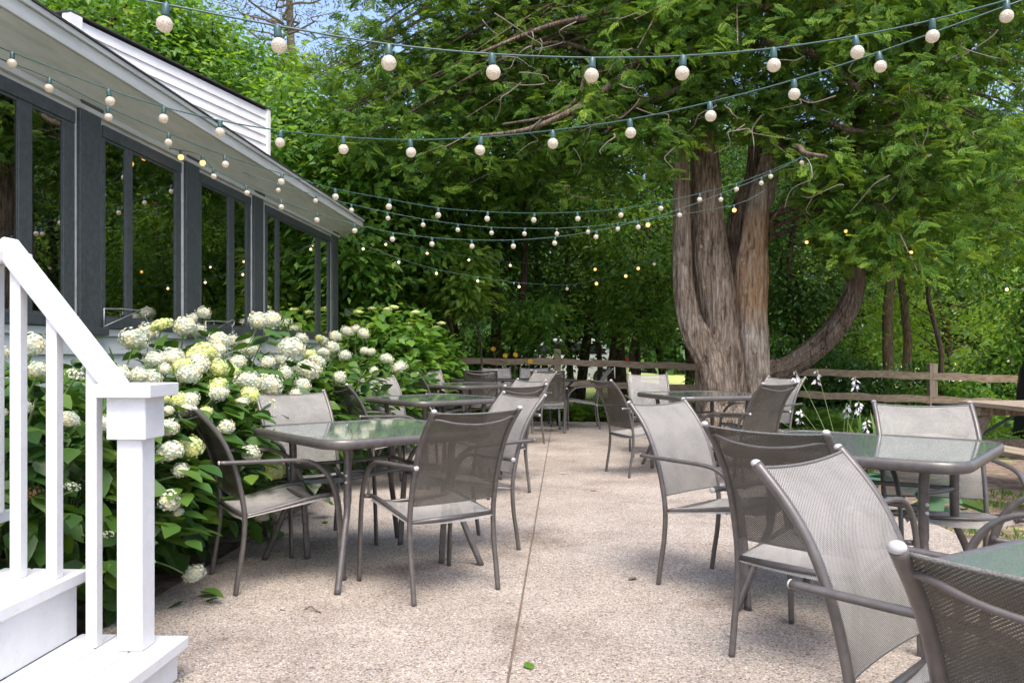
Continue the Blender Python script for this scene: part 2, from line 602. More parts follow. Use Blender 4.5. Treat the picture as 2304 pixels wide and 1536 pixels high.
def weathered_white(name='weathered_white_board', k=1.0):
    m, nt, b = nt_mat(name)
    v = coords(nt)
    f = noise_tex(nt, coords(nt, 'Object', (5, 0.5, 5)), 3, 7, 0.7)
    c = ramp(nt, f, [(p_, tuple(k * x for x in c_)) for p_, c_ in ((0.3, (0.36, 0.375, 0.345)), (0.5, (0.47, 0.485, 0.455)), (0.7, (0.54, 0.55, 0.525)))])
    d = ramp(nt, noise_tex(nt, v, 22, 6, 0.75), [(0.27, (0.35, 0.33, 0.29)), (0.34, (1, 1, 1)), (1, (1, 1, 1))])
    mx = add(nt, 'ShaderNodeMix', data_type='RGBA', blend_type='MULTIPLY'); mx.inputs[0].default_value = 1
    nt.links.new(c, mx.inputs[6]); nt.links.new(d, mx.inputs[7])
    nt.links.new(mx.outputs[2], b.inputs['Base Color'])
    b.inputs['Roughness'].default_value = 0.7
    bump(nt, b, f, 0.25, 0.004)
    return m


M = {}
M['metal'] = metal_mat()
M['weave'] = weave_mat()
M['weaveseat'] = weave_mat('woven_seat_mesh', 0.13)
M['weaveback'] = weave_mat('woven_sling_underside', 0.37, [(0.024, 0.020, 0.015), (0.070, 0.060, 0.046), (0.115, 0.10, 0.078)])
M['hem'] = plain('sling_hem', (0.20, 0.19, 0.175), 0.7, scale=300, var=0.4, bmp=0.5)
M['cap'] = plain('white_tube_cap', (0.46, 0.45, 0.44), 0.4, scale=40)
M['tglass'] = table_glass_mat()
M['pane'] = pane_mat()
M['aggregate'] = aggregate_mat()
M['joint'] = plain('joint_dirt', (0.20, 0.145, 0.105), 0.95, scale=40, c2=(0.09, 0.072, 0.058))
M['ground'] = ground_mat()
M['white'] = white_paint_mat()
M['siding'] = plain('white_lap_siding', (0.84, 0.83, 0.83), 0.55, scale=3, var=0.08)
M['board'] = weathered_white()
M['soffit'] = weathered_white('soffit_boards', 1.15)
M['slate'] = plain('slate_painted_wood', (0.064, 0.073, 0.075), 0.5, scale=25, var=0.25, bmp=0.12)
M['casing'] = wood_mat('varnished_inner_casing', (0.30, 0.22, 0.14), (0.52, 0.42, 0.29), 2)
M['roof'] = plain('grey_shingles', (0.10, 0.10, 0.10), 0.9, scale=40, bmp=0.4)
M['drip'] = plain('dark_roof_edge', (0.05, 0.048, 0.045), 0.7, scale=30)
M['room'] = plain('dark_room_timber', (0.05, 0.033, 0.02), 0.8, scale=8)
M['beam'] = wood_mat('orange_timber', (0.22, 0.10, 0.03), (0.42, 0.2, 0.06), 1)
M['fence'] = wood_mat('weathered_fence_rail', (0.22, 0.15, 0.092), (0.48, 0.365, 0.25), 0)
M['fencepost'] = wood_mat('weathered_fence_post', (0.22, 0.165, 0.11), (0.48, 0.38, 0.27), 2)
M['picnic'] = wood_mat('greyed_picnic_boards', (0.13, 0.10, 0.07), (0.36, 0.29, 0.215), 1)
M['black'] = plain('black_metal', (0.018, 0.02, 0.024), 0.4, 0.3, scale=20)
M['cable'] = plain('green_light_cable', (0.03, 0.085, 0.075), 0.35, scale=30)
M['socket'] = plain('green_bulb_socket', (0.035, 0.085, 0.08), 0.35, scale=60)
M['bulb'] = bulb_mat('pearl_bulb', (0.70, 0.65, 0.56), 0.05, (1.0, 0.74, 0.42))
M['amber'] = bulb_mat('amber_bulb', (0.78, 0.55, 0.24), 0.5, (1.0, 0.58, 0.18))
M['spark'] = bulb_mat('small_lit_bulb', (0.8, 0.7, 0.55), 0.9, (1.0, 0.72, 0.38))
M['lampglow'] = bulb_mat('warm_pendant_glass', (0.9, 0.7, 0.4), 45.0, (1.0, 0.52, 0.16))
M['wire'] = plain('pale_wire', (0.5, 0.5, 0.48), 0.4, 0.6, scale=50)


def decayed(nt, col):
    """rust-red heartwood showing where the bark of the stem is gone"""
    v = coords(nt, 'Object', (13, 13, 1.5))
    st = noise_tex(nt, v, 2.0, 9, 0.78)
    heart = ramp(nt, st, [(0.36, (0.03, 0.02, 0.013)), (0.44, (0.26, 0.185, 0.12)), (0.51, (0.44, 0.25, 0.13)), (0.57, (0.46, 0.37, 0.26)), (0.8, (0.42, 0.35, 0.27))])
    geo = add(nt, 'ShaderNodeNewGeometry')
    sp = add(nt, 'ShaderNodeSeparateXYZ'); nt.links.new(geo.outputs['Position'], sp.inputs[0])
    a = add(nt, 'ShaderNodeMapRange'); a.inputs[1].default_value = 1.5; a.inputs[2].default_value = 1.9
    c = add(nt, 'ShaderNodeMapRange'); c.inputs[1].default_value = 3.5; c.inputs[2].default_value = 3.1
    nt.links.new(sp.outputs[2], a.inputs[0]); nt.links.new(sp.outputs[2], c.inputs[0])
    ml = add(nt, 'ShaderNodeMath', operation='MULTIPLY')
    nt.links.new(a.outputs[0], ml.inputs[0]); nt.links.new(c.outputs[0], ml.inputs[1])
    mx = add(nt, 'ShaderNodeMix', data_type='RGBA')
    nt.links.new(ml.outputs[0], mx.inputs[0]); nt.links.new(col, mx.inputs[6]); nt.links.new(heart, mx.inputs[7])
    return mx.outputs[2]


M['cedarbark'] = bark_mat('cedar_bark', (0.12, 0.088, 0.064), (0.54, 0.44, 0.35), 11, (1, 1, 0.20), 1.0)
M['deadwood'] = bark_mat('bare_cedar_wood', (0.17, 0.13, 0.10), (0.62, 0.54, 0.45), 11, (1, 1, 0.16), 0.8, decayed)
M['darkbark'] = bark_mat('dark_cedar_bark', (0.075, 0.054, 0.04), (0.30, 0.235, 0.18), 16, (1, 1, 0.16), 1.0)
M['bark'] = bark_mat('grey_brown_bark', (0.05, 0.036, 0.024), (0.16, 0.12, 0.08), 18, (1, 1, 0.25), 0.7)
M['twig'] = plain('pale_dead_twig', (0.20, 0.155, 0.125), 0.85, scale=20)
M['cedar'] = leaf_mat('cedar_sprays', [(0.040, 0.105, 0.014), (0.075, 0.171, 0.021), (0.132, 0.242, 0.030), (0.198, 0.303, 0.040)], 0.32, 0.55, 0.25)
M['leafA'] = leaf_mat('fresh_green_leaves', [(0.054, 0.142, 0.024), (0.088, 0.203, 0.030), (0.135, 0.270, 0.041), (0.203, 0.324, 0.054)], 0.45)
M['leafB'] = leaf_mat('deep_green_leaves', [(0.026, 0.071, 0.017), (0.041, 0.107, 0.021), (0.065, 0.149, 0.029), (0.094, 0.178, 0.037)], 0.4)
M['leafC'] = leaf_mat('yellow_green_leaves', [(0.13, 0.24, 0.04), (0.19, 0.31, 0.055), (0.27, 0.38, 0.09)], 0.5)
M['hyleaf'] = leaf_mat('hydrangea_leaves', [(0.026, 0.075, 0.017), (0.042, 0.108, 0.021), (0.066, 0.145, 0.026), (0.103, 0.187, 0.030)], 0.3, 0.38, 0.5)
M['pine'] = leaf_mat('pine_needles', [(0.07, 0.10, 0.03), (0.10, 0.12, 0.045), (0.16, 0.11, 0.06)], 0.3)
M['hosta'] = leaf_mat('blue_green_hosta', [(0.06, 0.13, 0.09), (0.085, 0.17, 0.115), (0.10, 0.19, 0.13)], 0.25)
M['fern'] = leaf_mat('fern_fronds', [(0.06, 0.14, 0.02), (0.10, 0.19, 0.03), (0.14, 0.24, 0.04)], 0.4)
M['petal'] = leaf_mat('cream_white_petals', [(0.60, 0.63, 0.45), (0.68, 0.69, 0.56), (0.74, 0.74, 0.66)], 0.3, 0.6, 0.2, (1, 1, 0.97, 1))
M['lime'] = leaf_mat('lime_cream_petals', [(0.55, 0.62, 0.20), (0.68, 0.72, 0.34), (0.76, 0.77, 0.50)], 0.3, 0.6, 0.2, (1, 1, 0.8, 1))
M['dried'] = leaf_mat('dried_brown_petals', [(0.20, 0.10, 0.04), (0.30, 0.16, 0.07), (0.36, 0.22, 0.10)], 0.2)
M['lilac'] = leaf_mat('pale_lilac_petals', [(0.66, 0.60, 0.72), (0.78, 0.74, 0.80), (0.82, 0.80, 0.82)], 0.3, 0.5, 0.3, (1, 1, 1, 1))
M['yellow'] = leaf_mat('golden_petals', [(0.75, 0.40, 0.02), (0.80, 0.50, 0.03), (0.82, 0.56, 0.05)], 0.3)
M['stem'] = plain('green_stem', (0.16, 0.22, 0.07), 0.6, scale=30)
M['brownleaf'] = plain('dry_leaf', (0.34, 0.19, 0.07), 0.7, scale=60)
M['carpaint'] = plain('white_car_paint', (0.78, 0.79, 0.80), 0.25, scale=2, var=0.03)
M['cardark'] = plain('dark_car_glass', (0.02, 0.022, 0.025), 0.1, scale=4)
M['tyre'] = plain('black_tyre', (0.02, 0.02, 0.02), 0.8, scale=30)
M['tail'] = plain('red_lamp_lens', (0.5, 0.01, 0.01), 0.2, scale=30)
M['gravel'] = plain('pale_gravel', (0.50, 0.44, 0.42), 0.9, scale=30, var=0.15)


# ------------------------------------------------------------------ ground, patio
def ground_h(x, y):
    t = min(1, max(0, (x - 2.5) / 4.0)) * min(1, max(0, (y - 8.5) / 4.0))
    far = max(0, min(1, (y - 17) / 20.0)) * (0.05)
    return -0.05 - 0.26 * t + far


g = MB()
xs = [-90, -60, -40, -28, -20, -14, -10, -7, -5, -4] + [-3 + 0.5 * i for i in range(31)] + [14, 17, 21, 27, 36, 50, 70, 90]
ys = [-60, -35, -20, -10, -5] + [-2 + 0.6 * i for i in range(41)] + [24, 27, 31, 36, 44, 55, 70, 95, 140]
b0 = 0
for y in ys:
    for x in xs:
        g.v.append(Vector((x, y, ground_h(x, y) + 0.012 * mnoise.noise(Vector((x * 2, y * 2, 0))))))
nx = len(xs)
for j in range(len(ys) - 1):
    for i in range(nx - 1):
        g.face((j * nx + i, j * nx + i + 1, (j + 1) * nx + i + 1, (j + 1) * nx + i), True)
tag(g.build('ground', M['ground']), 'brown soil and mown grass around the patio', 'ground', kind='structure')

JX = -0.206
joint = MB()
joint.box(-1.98, 2.56, -2.2, 14.18, -0.05, -0.009)
tag(joint.build('patio_joint_bed', M['joint']), 'dark dirt in the joints between the patio slabs', 'ground', kind='structure')
pat = MB()
rows = [-2.2, 0.95, 3.10, 5.25, 7.42, 9.6, 11.8, 14.2]
for i in range(len(rows) - 1):
    for (x0, x1) in ((-2.0, JX), (JX, 2.58)):
        if i == 6 and x0 == JX: x1 = 1.55
        gx, gy = 0.0042, 0.004
        if i == 5 and x0 == JX: x1 = 2.2
        pat.box(x0 + gx, x1 - gx, rows[i] + gy, rows[i + 1] - gy, -0.09, 0.0)
tag(pat.build('patio', M['aggregate'], bevel=0.004), 'pebbly beige exposed aggregate patio', 'patio', kind='structure')

# pale gravel drive far off on the right
gr = MB()
gr.grid(lambda u, v: (10 + 45 * u, 38 + 7 * v + 6 * u, ground_h(10 + 45 * u, 38) + 0.03), 8, 2)
tag(gr.build('driveway', M['gravel']), 'pale gravel driveway beyond the fence', 'driveway', kind='structure')


# ------------------------------------------------------------------ house
XW = -3.4
house = empty('house', (XW, 8.0, 0), 0, 'white clapboard house with slate trimmed windows along the left side', 'house')


def hpart(mb, name, mat, parent=None, bevel=0.0):
    p = parent if parent is not None else house
    o = mb.build(name, mat, p, bevel)
    o.matrix_parent_inverse = Matrix.Translation((-XW, -8.0, 0)) if p is house else Matrix.Identity(4)
    return o


Y0, Y1 = 2.4, 12.29
ZS, ZH, ZE = 1.42, 2.86, 3.12
lap = MB()
for k in range(9):
    z0 = 0.02 + k * 0.145
    if z0 > 1.25: break
    b = len(lap.v)
    for y in (Y0, Y1):
        lap.v += [Vector((XW + 0.026, y, z0)), Vector((XW + 0.008, y, z0 + 0.146)), Vector((XW - 0.06, y, z0 + 0.146)), Vector((XW - 0.06, y, z0))]
    for q in ((0, 4, 5, 1), (0, 3, 7, 4), (0, 1, 2, 3), (4, 7, 6, 5)):
        lap.face([b + i for i in q])
hpart(lap, 'lap_siding', M['board'])
trim = MB()
trim.box(XW - 0.06, XW + 0.035, Y0, Y1, 1.31, 1.365)
hpart(trim, 'sill_board', M['board'], bevel=0.004)
wins = [
    (3.2, 5.562, [(3.28, 4.10), (4.22, 4.967), (5.096, 5.43)]),
    (5.911, 7.165, [(5.945, 6.235), (6.332, 7.06)]),
    (7.542, 8.801, [(7.58, 8.207), (8.354, 8.68)]),
    (9.242, 11.875, [(9.313, 9.60), (9.713, 11.184), (11.391, 11.75)]),
]
cols = [(5.599, 5.865), (7.234, 7.504), (8.866, 9.145), (11.944, 12.229)]
# walls between and above the windows
wl = MB()
edges = [Y0] + [e for w in wins for e in (w[0], w[1])] + [Y1]
for i in range(0, len(edges), 2):
    if edges[i + 1] - edges[i] > 0.005:
        wl.box(XW - 0.12, XW, edges[i], edges[i + 1], 1.365, ZH)
wl.box(XW - 0.12, XW + 0.002, Y0, Y1, ZH, ZE)
wl.box(XW - 0.12, XW - 0.061, Y0, Y1, 0.0, 1.31)
wl.box(-9.0, XW - 0.121, Y1 - 0.12, Y1, 0.0, ZE)
wl.box(-9.0, XW - 0.121, Y0, Y0 + 0.12, 0.0, ZE)
hpart(wl, 'wall', M['board'])
so_ = MB()
XE = -3.08
b = len(so_.v)
for y in (Y0 - 0.3, 12.55):
    so_.v += [Vector((XW + 0.003, y, 2.935)), Vector((XE - 0.025, y, 3.095)), Vector((XE - 0.025, y, 3.118)), Vector((XW + 0.003, y, 2.96))]
for q in ((0, 1, 5, 4), (3, 7, 6, 2), (0, 4, 7, 3), (1, 2, 6, 5), (0, 3, 2, 1), (4, 5, 6, 7)):
    so_.face([b + k for k in q])
hpart(so_, 'soffit', M['soffit'])
cr = MB()
cr.bar((XW + 0.02, Y0, ZE - 0.20), (XW + 0.02, 12.29, ZE - 0.20), 0.035, 0.045)
hpart(cr, 'crown_trim', M['board'], bevel=0.006)
fa = MB()
fa.box(XE - 0.024, XE, Y0 - 0.3, 12.57, ZE - 0.03, 3.180)
fa.box(XE - 0.03, XE + 0.018, Y0 - 0.3, 12.59, 3.181, 3.218)
hpart(fa, 'fascia', M['board'], bevel=0.005)
rf = MB()
b = len(rf.v)
for y in (Y0 - 0.3, 12.60):
    rf.v += [Vector((XE + 0.028, y, 3.219)), Vector((XE + 0.028, y, 3.231)), Vector((-9.2, y, 4.10)), Vector((-9.2, y, 4.05))]
for q in ((0, 4, 5, 1), (1, 5, 6, 2), (3, 2, 6, 7), (0, 3, 7, 4), (0, 1, 2, 3), (4, 7, 6, 5)):
    rf.face([b + i for i in q])
hpart(rf, 'roof', M['drip'])

for (a, b_, panes) in wins:
    fr = MB()
    xo, xi = XW + 0.018, XW - 0.10
    fr.box(xi, xo, a, b_, ZH - 0.085, ZH + 0.004)
    fr.box(xi, xo + 0.035, a - 0.02, b_ + 0.02, ZS - 0.052, ZS + 0.02)
    ed = [a] + [e for p in panes for e in p] + [b_]
    for i in range(0, len(ed), 2):
        fr.box(xi, xo - 0.006, ed[i], ed[i + 1], ZS + 0.021, ZH - 0.086)
    wo = hpart(fr, 'window', M['slate'], bevel=0.004)
    for (p0, p1) in panes:
        pn = MB()
        pn.box(XW - 0.006, XW + 0.0, p0 + 0.002, p1 - 0.002, ZS + 0.022, ZH - 0.087)
        pn.build('pane', M['pane'], wo)
        cs = MB()
        t = 0.035
        for (q0, q1) in ((p0 + 0.002, p0 + t), (p1 - t, p1 - 0.002)):
            cs.box(XW - 0.22, XW - 0.012, q0, q1, ZS + 0.022, ZH - 0.087)
        for k in range(3):
            cs.box(XW - 0.10 + 0.03 * k, XW - 0.085 + 0.03 * k, p1 - t - 0.006, p1 - t - 0.0005, ZS + 0.03, ZH - 0.1)
        cs.build('inner_casing', M['casing'], wo)
        st = MB()
        for (q0, q1, z0, z1) in ((p0 + 0.002, p0 + 0.010, ZS + 0.022, ZH - 0.088), (p1 - 0.010, p1 - 0.002, ZS + 0.022, ZH - 0.088),
                                 (p0 + 0.011, p1 - 0.011, ZS + 0.022, ZS + 0.04), (p0 + 0.011, p1 - 0.011, ZH - 0.105, ZH - 0.088)):
            st.box(XW + 0.001, XW + 0.007, q0, q1, z0, z1)
        st.build('sash', M['slate'], wo)
for (a, b_) in cols:
    c = MB()
    c.box(XW + 0.001, XW + 0.028, a, b_, 1.37, 2.93)
    c.box(XW + 0.001, XW + 0.075, a - 0.025, b_ + 0.025, 1.315, 1.37)
    c.box(XW + 0.001, XW + 0.042, a - 0.01, b_ + 0.01, 2.931, 2.985)
    hpart(c, 'pilaster', M['slate'], bevel=0.005)
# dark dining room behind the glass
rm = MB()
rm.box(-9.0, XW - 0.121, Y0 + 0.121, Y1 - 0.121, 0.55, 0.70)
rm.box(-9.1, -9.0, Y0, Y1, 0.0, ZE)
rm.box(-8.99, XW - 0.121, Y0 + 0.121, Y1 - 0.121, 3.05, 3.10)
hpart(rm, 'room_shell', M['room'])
bm = MB()
bm.box(-5.3, -5.15, Y0 + 0.2, Y1 - 0.2, 2.42, 2.56)
for y in (5.0, 7.6, 10.2):
    bm.box(-5.32, -5.13, y, y + 0.16, 0.70, 2.419)
hpart(bm, 'ceiling_beam', M['beam'])
pen = MB(); pen.ball((0, 0, 0), 0.06, 14, 10, (1, 1, 1.25)); pme = pen.mesh('glass_globe', M['lampglow'])
pcd = MB(); pcd.tube([(0, 0, 0.07), (0, 0, 0.75)], 0.006, 6); pcd.lathe([(0.001, 0.11), (0.03, 0.1), (0.032, 0.06)], 10); cme = pcd.mesh('cord', M['black'])
for i, (x, y, z) in enumerate([(-4.75, 7.35, 2.30), (-4.9, 9.9, 2.28), (-5.6, 6.2, 2.25)]):
    e = empty('pendant_lamp', (x, y, z), 0, ['glowing amber pendant lamp behind the second window from the steps',
              'glowing amber pendant lamp behind the farthest wide window', 'glowing amber pendant lamp deep in the room behind the nearest windows'][i], 'lamp', 'pendant lamps in the dining room')
    link('glass_globe', pme, e); link('cord', cme, e)
# tables inside, hinted at
mn = MB()
mn.box(-0.06, 0.06, -0.008, 0.008, 0, 0.17, Matrix.Rotation(R(14), 4, 'X'))
mo = mn.build('menu_card', M['white']); mo.location = (XW - 0.17, 6.44, ZS + 0.03)
tag(mo, 'small white card standing inside on the window sill', 'card')

# taller wing with white lap siding behind the eave
an = R(13)
wing = empty('house_wing', (-3.94, 10.8, 3.04), 0, 'taller wing clad in white lap siding rising above the eave', 'house wing')
dx, dy = -math.sin(an), -math.cos(an)
nxn, nyn = math.cos(an), -math.sin(an)      # outward (towards the patio)
LW = 3.2
Mw = Matrix(((dx, nxn, 0, 0), (dy, nyn, 0, 0), (0, 0, 1, 0), (0, 0, 0, 1)))
sd = MB()
nb = 12
z0w, z1w = 0.0, 1.335
for k in range(nb):
    za = z0w + (z1w - z0w) * k / nb; zb = z0w + (z1w - z0w) * (k + 1) / nb
    b = len(sd.v)
    for x in (0.0, LW):
        for (yy, z) in ((0.017, za), (0.002, zb), (-0.05, zb), (-0.05, za)):
            sd.v.append(Mw @ Vector((x, yy, z)))
    for q in ((0, 1, 5, 4), (0, 4, 7, 3), (0, 3, 2, 1), (4, 5, 6, 7)):
        sd.face([b + i for i in q])
sd.build('lap_siding', M['siding'], wing)
cn = MB()
cn.box(-0.035, 0.035, -0.06, 0.035, -0.02, 1.36, Mw)
cn2 = MB(); cn2.box(LW - 0.03, LW + 0.12, -0.06, 0.04, -0.02, 1.36, Mw)
cn.build('corner_board', M['siding'], wing, 0.004); cn2.build('corner_board', M['siding'], wing, 0.004)
bd = MB(); bd.box(0.0, LW, -3.2, -0.061, -0.5, 1.33, Mw); bd.build('wall', M['siding'], wing)
cp = MB(); cp.box(-0.045, LW + 0.13, -3.3, 0.042, 1.362, 1.374, Mw); cp.build('roof_edge', M['drip'], wing)

# wire coil, hooks on the wall
cw = MB()
for r_, ph in ((0.045, 0.0), (0.04, 0.5), (0.05, 1.2)):
    cw.tube([(0.004 * k % 0.01, r_ * math.cos(k * 0.45 + ph), r_ * 1.1 * math.sin(k * 0.45 + ph)) for k in range(14)], 0.0035, 6, closed=True)
co = cw.build('cable_coil', M['black']); co.location = PT(427, 324, 7.45) + Vector((0.05, 0, 0))
tag(co, 'small coil of dark cable hanging under the eave', 'cable coil')
for i, (y, z) in enumerate([(5.86, 1.40), (7.58, 1.37)]):
    hk = MB()
    hk.tube([(0, 0, 0.115), (0, 0, -0.04)], 0.005, 6)
    pts = [(0, 0, 0.11), (0.02, 0.2, 0.118), (0.04, 0.42, 0.12), (0.05, 0.5, 0.14), (0.055, 0.54, 0.13), (0.05, 0.53, 0.09), (0.045, 0.48, 0.085)]
    hk.tube([p[:3] for p in spline(pts, 5)], 0.004, 6)
    hk.tube([(0, 0, -0.02), (0.04, 0.42, 0.115)], 0.003, 6)
    hk.tube([p for p in spline([(0.05, 0.5, 0.09), (0.052, 0.5, 0.06), (0.055, 0.53, 0.035), (0.055, 0.51, 0.015), (0.055, 0.485, 0.03)], 4)], 0.004, 6)
    ho = hk.build('plant_hook', M['wire']); ho.location = (XW + 0.05, y, z)
    tag(ho, ['thin wire plant hook on the pilaster nearest the steps', 'thin wire plant hook under the third window above the flowers'][i], 'plant hook', 'wire plant hooks on the wall')

# ------------------------------------------------------------------ steps
steps = empty('porch_steps', (-1.6, 2.3, 0), 0, 'white painted wooden porch steps with newel post and sloping handrail', 'steps')


def spart(mb, name, mat, bevel=0.004):
    o = mb.build(name, mat, steps, bevel)
    o.matrix_parent_inverse = Matrix.Translation((1.6, -2.3, 0))
    return o


YE, YN = 2.99, 1.45
noses = [(-1.383, 0.15), (-1.765, 0.39), (-2.065, 0.61), (-2.34, 0.83)]
for i, (xn, zt) in enumerate(noses):
    xb = noses[i + 1][0] - 0.03 if i < 3 else -3.36
    t = MB()
    wtot = xn - xb
    nbd = 3 if i < 3 else 8
    for k in range(nbd):
        t.box(xb + wtot * k / nbd + (0.003 if k else 0), xb + wtot * (k + 1) / nbd - 0.003, YN, YE, zt - 0.042, zt)
    spart(t, 'tread', M['white'])
    rz = noses[i - 1][1] if i else 0.0
    r_ = MB(); r_.box(xn - 0.055, xn - 0.030, YN + 0.02, YE - 0.03, rz + 0.001, zt - 0.043)
    spart(r_, 'riser', M['white'])
    sdm = MB(); sdm.box(xb + 0.002, xn - 0.0555, YE - 0.06, YE - 0.032, 0.001, zt - 0.043)
    spart(sdm, 'stringer', M['white'])
xc0, yc0 = -1.518, 2.861
nw = MB()
nw.box(xc0 - 0.046, xc0 + 0.046, yc0 - 0.046, yc0 + 0.046, 0.151, 0.892)
nw.box(xc0 - 0.070, xc0 + 0.070, yc0 - 0.070, yc0 + 0.070, 0.893, 1.04)
no = spart(nw, 'newel_post', M['white'])
nc = MB(); nc.box(xc0 - 0.106, xc0 + 0.106, yc0 - 0.106, yc0 + 0.106, 1.0405, 1.086)
c_ = nc.build('post_cap', M['white'], no, 0.003)
up = MB(); xu = -2.105
up.box(xu - 0.06, xu + 0.06, yc0 - 0.06, yc0 + 0.06, 0.611, 1.515)
uo = spart(up, 'newel_post', M['white'])
uc = MB(); uc.box(xu - 0.125, xu + 0.125, yc0 - 0.125, yc0 + 0.125, 1.5155, 1.562); uc.box(xu - 0.10, xu + 0.10, yc0 - 0.08, yc0 + 0.08, 1.5625, 1.58)
uc.build('post_cap', M['white'], uo, 0.006)
hr = MB()
sl_ = 1.236
pa = Vector((-1.592, yc0, 1.078)); pb = Vector((-2.005, yc0, 1.078 + 0.413 * sl_))
hr.bar(pa + (pa - pb).normalized() * 0.012, pb, 0.085, 0.062)
spart(hr, 'handrail', M['white'], 0.008)
for (x, zb) in ((-1.952, 0.391), (-1.818, 0.391), (-1.672, 0.151)):
    bl = MB()
    zt = 1.078 + (-1.592 - x) * sl_ - 0.046
    h = 0.02
    bl.box(x - h, x + h, yc0 - h, yc0 + h, zb, zt)
    for q in bl.v[4:]:
        q.z = zt - (q.x - x) * sl_
    spart(bl, 'baluster', M['white'], 0.002)

# ------------------------------------------------------------------ patio chair
POST = [(0.0, 0.0), (0.016, 0.11), (0.036, 0.23), (0.045, 0.36), (0.036, 0.46), (0.004, 0.60), (-0.036, 0.71), (-0.075, 0.785), (-0.125, 0.853), (-0.19, 0.925)]
POSTS = spline(POST, 5)


def post_at(z):
    for a, b in zip(POSTS[:-1], POSTS[1:]):
        if a[1] <= z <= b[1]:
            t = (z - a[1]) / max(1e-6, b[1] - a[1])
            return a[0] + (b[0] - a[0]) * t
    return POSTS[-1][0]


def make_chair():
    root = empty('patio_chair', (0, 0, 0))
    hw = 0.238
    for sx in (-1, 1):
        m = MB(); m.tube([(sx * hw, p[0], p[1]) for p in POSTS], 0.0132, 10)
        po = m.build('back_post', M['metal'], root)
        e = MB(); d = (Vector((0, POST[-1][0] - POST[-2][0], POST[-1][1] - POST[-2][1]))).normalized()
        e.ball((sx * hw, POST[-1][0] + d.y * 0.002, POST[-1][1] + d.z * 0.002), 0.0138, 10, 8, (1, 1, 0.75))
        e.build('end_cap', M['cap'], po)
    for sx in (-1, 1):
        pr = [(0.545, 0.0, .019, .0105), (0.533, .2, .019, .0105), (0.516, .40, .018, .0105), (0.488, .51, .016, .011), (0.44, .585, .014, .012),
              (0.37, .632, .0115, .013), (0.28, .648, .0105, .0135), (0.1, .654, .0105, .0135), (-0.085, .660, .0105, .0135)]
        pr = spline(pr, 5)
        m = MB(); m.tube([(sx * 0.272, p[0], p[1]) for p in pr], [p[3] for p in pr], 10, ref=(1, 0, 0), rad2=[p[2] for p in pr])
        m.tube([(sx * 0.236, post_at(0.655), 0.655), (sx * 0.264, post_at(0.655), 0.655)], 0.007, 8)
        m.tube([(sx * 0.22, 0.495, 0.446), (sx * 0.268, 0.51, 0.449)], 0.011, 8)
        ar = m.build('arm_and_front_leg', M['metal'], root)
        e = MB(); e.ball((sx * 0.272, -0.087, 0.660), 0.0115, 8, 6, (1.2, 0.5, 1)); e.build('end_cap', M['cap'], ar)
    # seat frame
    m = MB()
    m.tube([(-0.236, 0.047, 0.382), (0.236, 0.047, 0.382)], 0.0115, 8)
    for sx in (-1, 1):
        m.tube([p for p in spline([(sx * 0.226, 0.05, 0.382), (sx * 0.226, 0.2, 0.405), (sx * 0.226, 0.40, 0.442), (sx * 0.222, 0.50, 0.448)], 4)], 0.0115, 8)
    m.tube([(-0.226, 0.40, 0.425), (0.226, 0.40, 0.425)], 0.009, 8)
    m.build('seat_frame', M['metal'], root)
    # seat sling: sagging cloth wrapped round the side tubes
    def zs(y): return 0.396 + (y - 0.05) * 0.135 - 0.012 * max(0, (y - 0.42) / 0.07) ** 2
    def seat(u, v):
        y = 0.034 + 0.458 * v + 0.004 * math.sin(6 * u)
        x = -0.2415 + 0.483 * u
        s = 1 - (2 * u - 1) ** 2
        e = max(0, abs(2 * u - 1) - 0.93) / 0.07
        z = zs(y) - 0.030 * s * (0.45 + 0.75 * v) - 0.022 * e ** 2
        if v > 0.98: z -= 0.008
        if v < 0.02: z -= 0.022
        return (x, y, z)
    m = MB(); m.grid(seat, 28, 18, lambda u, v: (u * 0.483, v * 0.458))
    m.build('seat', M['weaveseat'], root)
    # back sling
    def back(u, v):
        z = 0.462 + 0.455 * v
        s = 1 - (2 * u - 1) ** 2
        z -= 0.011 * s * v ** 3
        y = post_at(min(z, 0.924)) + 0.005 - 0.011 * s * (1 - 0.35 * v)
        x = (-0.2285 + 0.457 * u)
        return (x, y, z)
    m = MB(); m.grid(back, 24, 22, lambda u, v: (u * 0.457, v * 0.48))
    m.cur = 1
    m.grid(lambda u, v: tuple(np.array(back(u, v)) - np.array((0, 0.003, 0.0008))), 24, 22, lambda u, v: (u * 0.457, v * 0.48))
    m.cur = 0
    # top and side hems, a few mm thick
    for (fn, n) in ((lambda t: back(t, 1.0), 24), (lambda t: back(t, 0.0), 24)):
        m.cur = 2
        m.tube([fn(k / n) for k in range(n + 1)], 0.0042, 6)
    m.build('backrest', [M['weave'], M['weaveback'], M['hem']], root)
    # thin sagging rod behind the top of the sling
    m = MB()
    yb = post_at(0.885)
    pts = [(-0.236, yb, 0.885), (-0.20, yb - 0.016, 0.884), (-0.12, yb - 0.035, 0.866), (0, yb - 0.040, 0.856), (0.12, yb - 0.035, 0.866), (0.20, yb - 0.016, 0.884), (0.236, yb, 0.885)]
    m.tube([p for p in spline(pts, 4)], 0.0058, 8)
    m.build('back_rod', M['metal'], root)
    return root


